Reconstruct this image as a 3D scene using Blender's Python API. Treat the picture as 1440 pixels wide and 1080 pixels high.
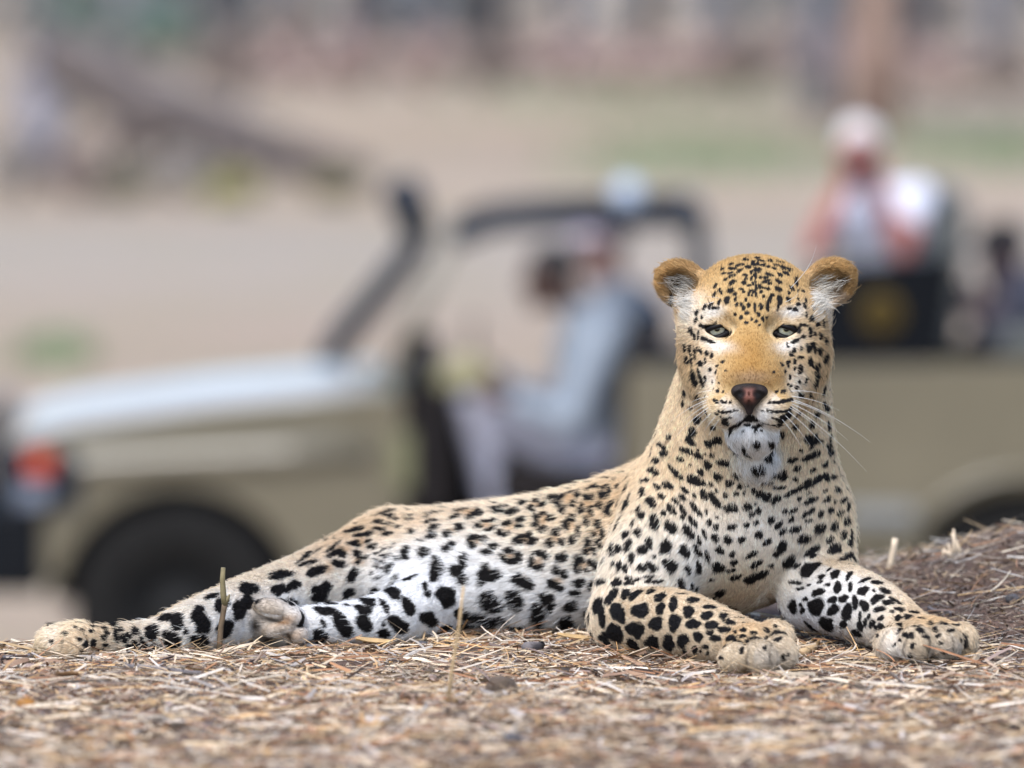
import bpy, bmesh, math, random
import numpy as np
from mathutils import Vector, Matrix
from mathutils.bvhtree import BVHTree

for _o in list(bpy.data.objects):
    bpy.data.objects.remove(_o, do_unlink=True)
scene = bpy.context.scene
COL = scene.collection
R = math.radians

# ------------------------------------------------------------------ camera
# 300 mm lens, about eleven metres from the animal, looking 3.3 degrees down
F_PX = 12000.0
CAM_D, CAM_Z, PITCH = 10.9, 0.96, math.atan(690.0 / 12000.0)
cam_data = bpy.data.cameras.new('camera')
cam = bpy.data.objects.new('camera', cam_data)
COL.objects.link(cam)
cam.location = (0.0, -CAM_D, CAM_Z)
cam.rotation_euler = (math.pi / 2 - PITCH, 0, 0)
cam_data.sensor_width = 36.0
cam_data.lens = 300.0
cam_data.clip_start = 0.1
cam_data.clip_end = 6000.0
cam_data.dof.use_dof = True
cam_data.dof.focus_distance = 10.83
cam_data.dof.aperture_fstop = 3.7
scene.camera = cam

# ------------------------------------------------------------------ sky and sun: bright shade under a hazy sky
SUN_EL, SUN_AZ = R(56), R(205)
world = bpy.data.worlds.new('World')
scene.world = world
world.use_nodes = True
wn = world.node_tree
wn.nodes.clear()
sky = wn.nodes.new('ShaderNodeTexSky')
sky.sky_type = 'NISHITA'
sky.sun_disc = False
sky.sun_elevation = SUN_EL
sky.sun_rotation = SUN_AZ
sky.air_density = 1.0
sky.dust_density = 1.5
sky.ozone_density = 1.0
bg = wn.nodes.new('ShaderNodeBackground')
bg.inputs['Strength'].default_value = 0.13
wo = wn.nodes.new('ShaderNodeOutputWorld')
wn.links.new(sky.outputs[0], bg.inputs['Color'])
wn.links.new(bg.outputs[0], wo.inputs['Surface'])
sun_data = bpy.data.lights.new('sun', 'SUN')
sun_data.energy = 1.5
sun_data.angle = R(30)
sun_data.color = (1.0, 0.97, 0.93)
sun = bpy.data.objects.new('sun', sun_data)
COL.objects.link(sun)
sd = Vector((math.sin(SUN_AZ) * math.cos(SUN_EL), math.cos(SUN_AZ) * math.cos(SUN_EL), math.sin(SUN_EL)))
sun.rotation_euler = sd.to_track_quat('Z', 'Y').to_euler()
sun.location = (0, -4, 12)

scene.view_settings.view_transform = 'Standard'
scene.view_settings.look = 'None'
scene.view_settings.exposure = 1.2
scene.view_settings.gamma = 1.0
scene.view_settings.use_curve_mapping = False
scene.render.engine = 'CYCLES'
scene.cycles.use_denoising = True
scene.cycles.max_bounces = 8
scene.cycles.diffuse_bounces = 3
scene.cycles.transparent_max_bounces = 16
scene.cycles_curves.shape = 'RIBBONS'
scene.cycles_curves.subdivisions = 2

# ------------------------------------------------------------------ helpers
_cp, _sp = math.cos(PITCH), math.sin(PITCH)
CAM_P = np.array([0.0, -CAM_D, CAM_Z])


def at(px, py, Y):
    """A point of the place seen at (px, py) of the 1440x1080 photograph, standing at depth Y."""
    xr, yu = (px - 720.0) / F_PX, (540.0 - py) / F_PX
    d = np.array([xr, _cp + yu * _sp, -_sp + yu * _cp])
    t = (Y + CAM_D) / d[1]
    return np.array([d[0] * t, Y, CAM_Z + d[2] * t])


def tag(o, label=None, cat=None, group=None, kind=None):
    if label:
        o['label'] = label
    if cat:
        o['category'] = cat
    if group:
        o['group'] = group
    if kind:
        o['kind'] = kind
    return o


def empty(name, loc=(0, 0, 0), rz=0.0, parent=None):
    o = bpy.data.objects.new(name, None)
    COL.objects.link(o)
    o.location = loc
    o.rotation_euler = (0, 0, rz)
    o.parent = parent
    o.empty_display_size = 0.05
    return o


def mesh_obj(name, verts, faces, mat=None, parent=None, smooth=True, cols=None):
    me = bpy.data.meshes.new(name)
    if isinstance(verts, np.ndarray):
        verts = verts.tolist()
    if isinstance(faces, np.ndarray):
        faces = faces.tolist()
    me.from_pydata(verts, [], faces)
    me.update()
    if smooth:
        me.polygons.foreach_set('use_smooth', np.ones(len(me.polygons), dtype=bool))
    if cols is not None:
        a = me.attributes.new('Col', 'FLOAT_COLOR', 'POINT')
        c = np.ones((len(me.vertices), 4), np.float32)
        c[:, :3] = cols
        a.data.foreach_set('color', c.ravel())
    o = bpy.data.objects.new(name, me)
    COL.objects.link(o)
    if mat:
        me.materials.append(mat)
    if parent:
        o.parent = parent
    return o


def mat_pbr(name, color=(0.5, 0.5, 0.5), rough=0.6, metal=0.0, noise=0.0, scale=20.0, bump=0.0, bscale=60.0,
            attr=None, spec=0.5, coat=0.0, color2=None, coords='Object', detail=6.0):
    m = bpy.data.materials.new(name)
    m.use_nodes = True
    nt = m.node_tree
    b = nt.nodes['Principled BSDF']
    b.inputs['Base Color'].default_value = (*color, 1)
    b.inputs['Roughness'].default_value = rough
    b.inputs['Metallic'].default_value = metal
    b.inputs['Specular IOR Level'].default_value = spec
    b.inputs['Coat Weight'].default_value = coat
    tc = nt.nodes.new('ShaderNodeTexCoord')
    src = None
    if attr:
        an = nt.nodes.new('ShaderNodeAttribute')
        an.attribute_name = attr
        src = an.outputs['Color']
        nt.links.new(src, b.inputs['Base Color'])
    if noise > 0 or color2 is not None:
        n = nt.nodes.new('ShaderNodeTexNoise')
        n.inputs['Scale'].default_value = scale
        n.inputs['Detail'].default_value = detail
        n.inputs['Roughness'].default_value = 0.62
        nt.links.new(tc.outputs[coords], n.inputs['Vector'])
        mx = nt.nodes.new('ShaderNodeMix')
        mx.data_type = 'RGBA'
        if color2 is not None:
            rp = nt.nodes.new('ShaderNodeMapRange')
            rp.inputs['From Min'].default_value = 0.38
            rp.inputs['From Max'].default_value = 0.62
            nt.links.new(n.outputs['Fac'], rp.inputs['Value'])
            nt.links.new(rp.outputs['Result'], mx.inputs['Factor'])
            mx.inputs['A'].default_value = (*color, 1)
            mx.inputs['B'].default_value = (*color2, 1)
        else:
            mx.blend_type = 'MULTIPLY'
            mx.inputs['Factor'].default_value = 1.0
            rp = nt.nodes.new('ShaderNodeMapRange')
            rp.inputs['From Min'].default_value = 0.25
            rp.inputs['From Max'].default_value = 0.75
            rp.inputs['To Min'].default_value = 1.0 - noise
            rp.inputs['To Max'].default_value = 1.0 + noise
            nt.links.new(n.outputs['Fac'], rp.inputs['Value'])
            if src:
                nt.links.new(src, mx.inputs['A'])
            else:
                mx.inputs['A'].default_value = (*color, 1)
            nt.links.new(rp.outputs['Result'], mx.inputs['B'])
        nt.links.new(mx.outputs['Result'], b.inputs['Base Color'])
    if bump > 0:
        n2 = nt.nodes.new('ShaderNodeTexNoise')
        n2.inputs['Scale'].default_value = bscale
        n2.inputs['Detail'].default_value = 5.0
        nt.links.new(tc.outputs[coords], n2.inputs['Vector'])
        bp = nt.nodes.new('ShaderNodeBump')
        bp.inputs['Strength'].default_value = bump
        bp.inputs['Distance'].default_value = 0.01
        nt.links.new(n2.outputs['Fac'], bp.inputs['Height'])
        nt.links.new(bp.outputs['Normal'], b.inputs['Normal'])
    return m


FUR_COUNT, FUR_RADIUS, FUR_HAIR_BSDF = 560000, 0.00027, False


# ---- implicit surfaces: smooth unions of rounded cones and ellipsoids, meshed by surface nets
def axis_grid(lo, hi, coarse, fine, spans):
    """Sample positions along an axis: coarse steps with finer ones inside the given spans."""
    out, x = [], lo
    while x < hi + coarse:
        out.append(x)
        x += fine if any(a <= x < b for a, b in spans) else coarse
    return np.array(out, np.float32)


def eul(x, y, z):
    """Rows are the local axes of a frame turned by x, y, z degrees."""
    return np.array(Matrix.Rotation(R(z), 3, 'Z') @ Matrix.Rotation(R(y), 3, 'Y') @ Matrix.Rotation(R(x), 3, 'X')).T


class Prim:
    def __init__(self, kind, k, sub=False, **kw):
        self.kind, self.k, self.sub = kind, k, sub
        self.__dict__.update(kw)

    def bounds(self):
        if self.kind == 'cone':
            m = max(self.ra, self.rb) * max(1.0, max(self.sc))
            return np.minimum(self.a, self.b) - m, np.maximum(self.a, self.b) + m
        if self.kind == 'chain':
            lo, hi = zip(*(p.bounds() for p in self.segs))
            return np.min(lo, 0), np.max(hi, 0)
        m = max(self.r)
        return self.c - m, self.c + m

    def dist(self, X, Y, Z):
        if self.kind == 'chain':
            d = self.segs[0].dist(X, Y, Z)
            for p in self.segs[1:]:
                d = np.minimum(d, p.dist(X, Y, Z))
            return d
        if self.kind == 'cone':
            s = self.sc
            ax, ay, az = self.a
            bx, by, bz = (self.b - self.a)
            px, py, pz = (X - ax) / s[0], (Y - ay) / s[1], (Z - az) / s[2]
            bx, by, bz = bx / s[0], by / s[1], bz / s[2]
            bb = bx * bx + by * by + bz * bz + 1e-12
            h = np.clip((px * bx + py * by + pz * bz) / bb, 0, 1)
            return np.sqrt((px - h * bx) ** 2 + (py - h * by) ** 2 + (pz - h * bz) ** 2) - (self.ra + (self.rb - self.ra) * h)
        dx, dy, dz = X - self.c[0], Y - self.c[1], Z - self.c[2]
        M = self.M                                   # rows: local axes
        lx = M[0, 0] * dx + M[0, 1] * dy + M[0, 2] * dz
        ly = M[1, 0] * dx + M[1, 1] * dy + M[1, 2] * dz
        lz = M[2, 0] * dx + M[2, 1] * dy + M[2, 2] * dz
        r = self.r
        k0 = np.sqrt((lx / r[0]) ** 2 + (ly / r[1]) ** 2 + (lz / r[2]) ** 2)
        k1 = np.sqrt((lx / r[0] ** 2) ** 2 + (ly / r[1] ** 2) ** 2 + (lz / r[2] ** 2) ** 2) + 1e-9
        return k0 * (k0 - 1.0) / k1


def cone(a, b, ra, rb, k=0.02, sc=(1, 1, 1), sub=False, **kw):
    return Prim('cone', k, sub, a=np.array(a, float), b=np.array(b, float), ra=ra, rb=rb, sc=sc, **kw)


def ell(c, r, k=0.02, M=None, sub=False, **kw):
    return Prim('ell', k, sub, c=np.array(c, float), r=np.array(r, float), M=np.eye(3) if M is None else np.array(M, float), **kw)


def chain(pts, k=0.02, sc=(1, 1, 1), flow=None, steps=3, **kw):
    """A limb: points with radii, run through a Catmull-Rom curve so that it bends and tapers smoothly."""
    P = np.array([list(p) + [r] for p, r in pts], float)
    Q = np.vstack([2 * P[0] - P[1], P, 2 * P[-1] - P[-2]])
    out = []
    for i in range(1, len(Q) - 2):
        for t in np.arange(steps) / steps:
            a, b, c, d = Q[i - 1:i + 3]
            out.append(0.5 * (2 * b + (c - a) * t + (2 * a - 5 * b + 4 * c - d) * t * t + (3 * b - a - 3 * c + d) * t ** 3))
    out.append(P[-1])
    segs = []
    for a, b in zip(out[:-1], out[1:]):
        f = (b[:3] - a[:3]) / np.linalg.norm(b[:3] - a[:3])
        segs.append(cone(a[:3], b[:3], a[3], b[3], k, sc=sc, flow=f if flow is None else np.array(flow, float), **kw))
    return Prim('chain', k, segs=segs)


def field(prims, xs, ys, zs):
    F = np.full((len(xs), len(ys), len(zs)), 0.3, np.float32)
    for p in prims:
        lo, hi = p.bounds()
        m = p.k + 0.012
        i0, i1 = np.searchsorted(xs, lo[0] - m), np.searchsorted(xs, hi[0] + m)
        j0, j1 = np.searchsorted(ys, lo[1] - m), np.searchsorted(ys, hi[1] + m)
        k0, k1 = np.searchsorted(zs, lo[2] - m), np.searchsorted(zs, hi[2] + m)
        if i1 <= i0 or j1 <= j0 or k1 <= k0:
            continue
        d = p.dist(xs[i0:i1, None, None], ys[None, j0:j1, None], zs[None, None, k0:k1]).astype(np.float32)
        f = F[i0:i1, j0:j1, k0:k1]
        if p.sub:
            d = -d
            h = np.clip(0.5 + 0.5 * (d - f) / p.k, 0, 1)
            F[i0:i1, j0:j1, k0:k1] = f * (1 - h) + d * h + p.k * h * (1 - h)
        else:
            h = np.clip(0.5 + 0.5 * (f - d) / p.k, 0, 1)
            F[i0:i1, j0:j1, k0:k1] = f * (1 - h) + d * h - p.k * h * (1 - h)
    return F


def surface_nets(F, xs, ys, zs):
    S = F < 0
    n = [F.shape[0] - 1, F.shape[1] - 1, F.shape[2] - 1]
    cnt = np.zeros(n, np.uint8)
    for a in (0, 1):
        for b in (0, 1):
            for c in (0, 1):
                cnt += S[a:a + n[0], b:b + n[1], c:c + n[2]]
    act = (cnt > 0) & (cnt < 8)
    I, J, K = np.nonzero(act)
    idx = np.full(n, -1, np.int32)
    idx[I, J, K] = np.arange(len(I))
    crd = (xs.astype(np.float64), ys.astype(np.float64), zs.astype(np.float64))
    corners = [(a, b, c) for a in (0, 1) for b in (0, 1) for c in (0, 1)]
    acc = np.zeros((len(I), 3))
    num = np.zeros(len(I))
    for ca in corners:
        for cb in corners:
            if sum(abs(x - y) for x, y in zip(ca, cb)) != 1 or ca > cb:
                continue
            fa = F[I + ca[0], J + ca[1], K + ca[2]].astype(np.float64)
            fb = F[I + cb[0], J + cb[1], K + cb[2]].astype(np.float64)
            m = (fa < 0) != (fb < 0)
            t = np.where(m, fa / np.where(m, fa - fb, 1), 0)
            for ax, (G, g) in enumerate(zip((I, J, K), crd)):
                pa, pb = g[G + ca[ax]], g[G + cb[ax]]
                acc[:, ax] += np.where(m, pa + t * (pb - pa), 0)
            num += m
    V = acc / num[:, None]
    faces = []
    for ax in range(3):
        o = [(1, 0, 0), (0, 1, 0), (0, 0, 1)][ax]
        sl0 = tuple(slice(0, F.shape[d] - o[d]) for d in range(3))
        sl1 = tuple(slice(o[d], F.shape[d]) for d in range(3))
        ch = S[sl0] != S[sl1]
        E = np.nonzero(ch)
        b, c = [d for d in range(3) if d != ax]
        ok = (E[b] > 0) & (E[c] > 0) & (E[b] < n[b]) & (E[c] < n[c])
        E = [e[ok] for e in E]
        ins = S[E[0], E[1], E[2]]
        q = []
        for db, dc in ((0, 0), (-1, 0), (-1, -1), (0, -1)):
            G = [e.copy() for e in E]
            G[b] += db
            G[c] += dc
            q.append(idx[G[0], G[1], G[2]])
        q = np.stack(q, 1)
        flip = ins if ax != 1 else ~ins
        q[~flip] = q[~flip][:, ::-1]
        faces.append(q)
    return V, np.concatenate(faces)


def sdf_mesh(prims, xs, ys, zs, smooth=1):
    V, Q = surface_nets(field(prims, xs, ys, zs), xs, ys, zs)
    for _ in range(smooth):                          # light Laplacian pass over the quads
        acc = np.zeros_like(V)
        num = np.zeros(len(V))
        for a in range(4):
            i, j = Q[:, a], Q[:, (a + 1) % 4]
            for d in range(3):
                acc[:, d] += np.bincount(i, V[j, d], len(V)) + np.bincount(j, V[i, d], len(V))
            num += np.bincount(i, minlength=len(V)) + np.bincount(j, minlength=len(V))
        V = V * 0.5 + 0.5 * acc / np.maximum(num, 1)[:, None]
    return V, Q
# ================================================================== ground: one sheet from the mound to the horizon
from mathutils import noise as mnoise

PLAIN_Z = -2.14


def sstep(a, b, x):
    t = np.clip((x - a) / (b - a), 0, 1)
    return t * t * (3 - 2 * t)


def ground_z(x, y):
    x, y = np.asarray(x, float), np.asarray(y, float)
    crest = np.interp(x, [-30, -1.2, -0.65, -0.5, -0.3, 0.0, 0.5, 30], [-0.6, -0.3, -0.07, 0.06, 0.40, 0.85, 1.1, 1.6])
    z = PLAIN_Z * sstep(0.0, 5.0, y - crest)
    z += -1.2 * sstep(-3.5, -9.5, y) * 1.0
    side = sstep(2.5, 9.0, np.abs(x - 0.4))
    z = z * (1 - side) + PLAIN_Z * side
    z += 0.138 * np.exp(-((x - 0.95) / 0.42) ** 2 - ((y - 0.65) / 0.5) ** 2)
    z += 0.006 * np.sin(x * 5.1 + 1.0) * np.sin(y * 4.3) * (np.abs(y) < 6)
    z -= 0.009 * (np.abs(y) < 4) * np.exp(-np.maximum(0, np.abs(y - 0.0) - 0.45) * 3)
    far = sstep(30, 200, y)
    z += far * (0.10 * np.sin(x * 0.11 + 2) * np.sin(y * 0.07))
    return z


def geo(a, b, n):
    return np.sign(a) * np.geomspace(abs(a), abs(b), n)


_gx = np.concatenate([-np.geomspace(3500, 1.1, 46)[:-1], np.arange(-1.1, 1.25, 0.014), np.geomspace(1.25, 3500, 46)])
_gy = np.concatenate([-np.geomspace(60, 2.9, 16)[:-1], np.arange(-2.9, 1.5, 0.014), 1.5 + np.geomspace(0.05, 4500, 80)])
GX, GY = np.meshgrid(_gx, _gy, indexing='ij')
GZ = ground_z(GX, GY)
_near = (np.abs(GX) < 1.4) & (GY > -3.2) & (GY < 2.0)
_bump = np.zeros(GX.shape)
for i, j in zip(*np.nonzero(_near)):
    x, y = GX[i, j], GY[i, j]
    _bump[i, j] = 0.0035 * mnoise.noise((x * 22, y * 22, 0)) + 0.0035 * mnoise.noise((x * 60, y * 60, 3)) + 0.006 * mnoise.noise((x * 7, y * 7, 9))
GZ = GZ + _bump
_n, _m = GX.shape
gv = np.stack([GX.ravel(), GY.ravel(), GZ.ravel()], 1)
_id = np.arange(_n * _m).reshape(_n, _m)
gf = np.stack([_id[:-1, :-1].ravel(), _id[1:, :-1].ravel(), _id[1:, 1:].ravel(), _id[:-1, 1:].ravel()], 1)


def ground_material():
    m = bpy.data.materials.new('dry_ground')
    m.use_nodes = True
    nt = m.node_tree
    b = nt.nodes['Principled BSDF']
    b.inputs['Roughness'].default_value = 0.95
    b.inputs['Specular IOR Level'].default_value = 0.15
    tc = nt.nodes.new('ShaderNodeTexCoord')

    def noise(scale, detail=6, rough=0.6, stretch=None):
        n = nt.nodes.new('ShaderNodeTexNoise')
        n.inputs['Scale'].default_value = scale
        n.inputs['Detail'].default_value = detail
        n.inputs['Roughness'].default_value = rough
        if stretch:
            mp = nt.nodes.new('ShaderNodeMapping')
            mp.inputs['Scale'].default_value = stretch
            nt.links.new(tc.outputs['Object'], mp.inputs['Vector'])
            nt.links.new(mp.outputs[0], n.inputs['Vector'])
        else:
            nt.links.new(tc.outputs['Object'], n.inputs['Vector'])
        return n.outputs['Fac']

    def rng_(v, a, b_, c=0.0, d=1.0):
        r = nt.nodes.new('ShaderNodeMapRange')
        r.inputs['From Min'].default_value, r.inputs['From Max'].default_value = a, b_
        r.inputs['To Min'].default_value, r.inputs['To Max'].default_value = c, d
        nt.links.new(v, r.inputs['Value'])
        return r.outputs['Result']

    def mix(f, A, B):
        x = nt.nodes.new('ShaderNodeMix')
        x.data_type = 'RGBA'
        nt.links.new(f, x.inputs['Factor'])
        for s, v in (('A', A), ('B', B)):
            if isinstance(v, tuple):
                x.inputs[s].default_value = (*v, 1)
            else:
                nt.links.new(v, x.inputs[s])
        return x.outputs['Result']

    soil = mix(rng_(noise(45, 8, 0.7), 0.35, 0.65), (0.070, 0.043, 0.033), (0.165, 0.11, 0.085))
    soil = mix(rng_(noise(9, 4), 0.45, 0.65), soil, (0.12, 0.088, 0.073))
    plain = mix(rng_(noise(0.06, 5, 0.6, (0.35, 1, 1)), 0.35, 0.65), (0.32, 0.235, 0.175), (0.385, 0.30, 0.225))
    plain = mix(rng_(noise(0.028, 4, 0.55, (0.25, 1, 1)), 0.47, 0.66), plain, (0.31, 0.275, 0.245))
    plain = mix(rng_(noise(0.5, 6, 0.6), 0.45, 0.75), plain, (0.29, 0.25, 0.16))
    sx = nt.nodes.new('ShaderNodeSeparateXYZ')
    nt.links.new(tc.outputs['Object'], sx.inputs[0])
    col = mix(rng_(sx.outputs['Z'], -1.4, -0.6), plain, soil)
    nt.links.new(col, b.inputs['Base Color'])
    bp = nt.nodes.new('ShaderNodeBump')
    bp.inputs['Strength'].default_value = 0.7
    bp.inputs['Distance'].default_value = 0.006
    nt.links.new(noise(140, 6, 0.7), bp.inputs['Height'])
    nt.links.new(bp.outputs[0], b.inputs['Normal'])
    return m


ground = mesh_obj('ground', gv, gf, ground_material())
tag(ground, 'brown earth mound falling to a pale dry plain', None, kind='structure')
# ================================================================== leopard: one continuous body
GOLD, TAN, CREAM, WHITE = (0.52, 0.335, 0.135), (0.65, 0.465, 0.27), (0.78, 0.64, 0.46), (0.90, 0.89, 0.88)
DUST = (0.66, 0.54, 0.39)
PXM = 1.0 / 1101.0                                   # metres per photo pixel at the animal
HC = at(1059, 458, 0.0)                              # middle of the skull
YAW = R(3.5)
HU = np.array([math.cos(YAW), -math.sin(YAW), 0.0])  # the animal's face: across, up, forward
HV = np.array([0.0, 0.0, 1.0])
HW = np.array([-math.sin(YAW), -math.cos(YAW), 0.0])
HM = np.array([HU, HV, HW])


def H(u, v, w):
    return HC + (u * HU + v * HV + w * HW) * PXM


def hell(c, r, k=14, rot=None, **kw):
    M = HM if rot is None else eul(*rot) @ HM
    return ell(H(*c), np.array(r) * PXM, k * PXM, M=M, **kw)


def hcone(a, b, ra, rb, k=14, **kw):
    return cone(H(*a), H(*b), ra * PXM, rb * PXM, k * PXM, **kw)


def limb(pts, k, **kw):
    return [chain(pts, k, **kw)]


BODY = []
# trunk, lying over on its side towards the hips
BODY += limb([(at(960, 766, 0.20), 0.112), (at(880, 778, 0.23), 0.103), (at(800, 789, 0.25), 0.095), (at(720, 797, 0.26), 0.089),
              (at(640, 803, 0.27), 0.086), (at(560, 802, 0.31), 0.078)], 0.03, sc=(1, 1.25, 1), fl=0.0095, col=CREAM)
BODY.append(ell(at(690, 825, 0.22), (0.17, 0.085, 0.062), 0.03, flow=np.array([-0.9, 0, -0.3]), fl=0.0125, col=WHITE))
BODY.append(ell(at(545, 808, 0.33), (0.085, 0.11, 0.066), 0.03, flow=np.array([-1, 0, -0.3]), fl=0.0113, col=TAN))
# chest, withers and neck
BODY.append(ell(at(1040, 733, 0.16), (0.125, 0.15, 0.105), 0.04, flow=np.array([0, -0.2, -1]), fl=0.0066, col=CREAM))
BODY.append(cone(at(1041, 690, 0.12), at(1063, 512, 0.05), 0.130, 0.093, 0.05, flow=np.array([0, -0.15, -1.0]), fl=0.0060, col=(0.78, 0.62, 0.43)))
BODY.append(cone(at(1000, 700, 0.26), at(900, 745, 0.27), 0.09, 0.075, 0.03, flow=np.array([-1, 0.1, -0.2]), fl=0.0105, col=TAN))
# hind leg that lies on top, stretched out behind
BODY += limb([(at(555, 796, 0.30), 0.073), (at(455, 829, 0.21), 0.057), (at(395, 845, 0.13), 0.048), (at(330, 865, 0.03), 0.042),
              (at(262, 886, -0.06), 0.033), (at(215, 896, -0.09), 0.0225), (at(150, 901, -0.12), 0.0200)], 0.014, fl=0.0088, col=CREAM)
BODY.append(ell(at(108, 899, -0.13), (0.036, 0.030, 0.021), 0.012, flow=np.array([-1, 0, -0.1]), fl=0.0065, col=CREAM))
for px, py, Y, r in ((80, 898, -0.105, 0.020), (76, 903, -0.14, 0.0205), (100, 908, -0.17, 0.019), (112, 893, -0.09, 0.019)):
    BODY.append(ell(at(px, py, Y), (r * 1.15, r * 1.1, r), 0.012, flow=np.array([-1, -0.2, -0.2]), fl=0.0062, col=CREAM))
# hind leg underneath, sole of the paw turned to the light
BODY += limb([(at(600, 852, 0.15), 0.045), (at(555, 866, 0.09), 0.035), (at(500, 875, 0.06), 0.0275), (at(425, 880, 0.035), 0.0235)],
             0.007, fl=0.0073, col=WHITE)
BODY.append(ell(at(384, 876, 0.012), (0.0430, 0.028, 0.0315), 0.005, flow=np.array([-1, -0.3, 0.2]), fl=0.0055, col=CREAM))
for px, py, Y, rx, rz, ro in ((346, 880, -0.002, 0.0130, 0.0235, 10), (384, 856, -0.008, 0.0260, 0.0125, 10), (412, 868, -0.008, 0.0155, 0.0120, 30), (394, 884, -0.012, 0.0230, 0.0095, -12),
                              (420, 892, -0.006, 0.0130, 0.0125, 0)):
    BODY.append(ell(at(px, py, Y), (rx, 0.017, rz), 0.003, M=eul(0, ro, 0), flow=np.array([-0.6, -0.4, 0.3]), fl=0.0038, col=CREAM))
# foreleg on the trunk's side: shoulder, upper arm, elbow on the ground, forearm, paw
BODY.append(ell(at(950, 735, 0.13), (0.070, 0.085, 0.095), 0.014, flow=np.array([-0.2, 0, -1]), fl=0.0064, col=CREAM))
BODY += limb([(at(948, 752, 0.09), 0.078), (at(908, 815, 0.06), 0.062), (at(880, 872, 0.02), 0.046)], 0.012, fl=0.0081, col=CREAM)
BODY += limb([(at(880, 873, 0.01), 0.044), (at(950, 876, -0.10), 0.042), (at(1000, 890, -0.18), 0.036), (at(1040, 902, -0.24), 0.030)],
             0.016, fl=0.0065, col=(0.70, 0.565, 0.40))
BODY.append(ell(at(1058, 908, -0.27), (0.036, 0.040, 0.028), 0.012, flow=np.array([0.7, -0.7, -0.2]), fl=0.0065, col=TAN))
for px, py, Y, r in ((1090, 897, -0.262, (0.0215, 0.029, 0.023)), (1096, 919, -0.318, (0.0185, 0.030, 0.0225)),
                     (1068, 924, -0.345, (0.020, 0.027, 0.021)), (1034, 925, -0.335, (0.0195, 0.025, 0.018))):
    BODY.append(ell(at(px, py, Y), r, 0.0035, M=eul(0, 0, 35), flow=np.array([0.7, -0.7, -0.5]), fl=0.0062, col=DUST))
# other foreleg, reaching out to the side
BODY.append(ell(at(1132, 735, 0.15), (0.058, 0.085, 0.10), 0.016, flow=np.array([0.2, 0, -1]), fl=0.0064, col=CREAM))
BODY += limb([(at(1146, 728, 0.12), 0.050), (at(1148, 790, 0.09), 0.052), (at(1150, 828, 0.07), 0.050)], 0.014, fl=0.0081, col=CREAM)
BODY += limb([(at(1150, 832, 0.06), 0.048), (at(1190, 845, -0.01), 0.046), (at(1232, 862, -0.08), 0.041), (at(1272, 887, -0.15), 0.033)],
             0.018, fl=0.0065, col=(0.70, 0.565, 0.40))
BODY.append(ell(at(1300, 897, -0.18), (0.050, 0.040, 0.027), 0.012, flow=np.array([0.8, -0.5, -0.2]), fl=0.0065, col=TAN))
for px, py, Y, r in ((1254, 906, -0.218, (0.0225, 0.026, 0.0225)), (1288, 906, -0.252, (0.0235, 0.030, 0.0235)),
                     (1326, 904, -0.242, (0.0235, 0.030, 0.0235)), (1352, 901, -0.195, (0.0195, 0.026, 0.0235))):
    BODY.append(ell(at(px, py, Y), r, 0.0035, M=eul(0, 0, 15), flow=np.array([0.5, -0.7, -0.6]), fl=0.0062, col=DUST))
# tail, lying on the ground behind the hips
BODY += limb([(at(520, 800, 0.42), 0.032), (at(560, 850, 0.56), 0.026), (at(680, 845, 0.62), 0.024), (at(800, 843, 0.60), 0.022)],
             0.02, fl=0.0113, col=TAN)
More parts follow.
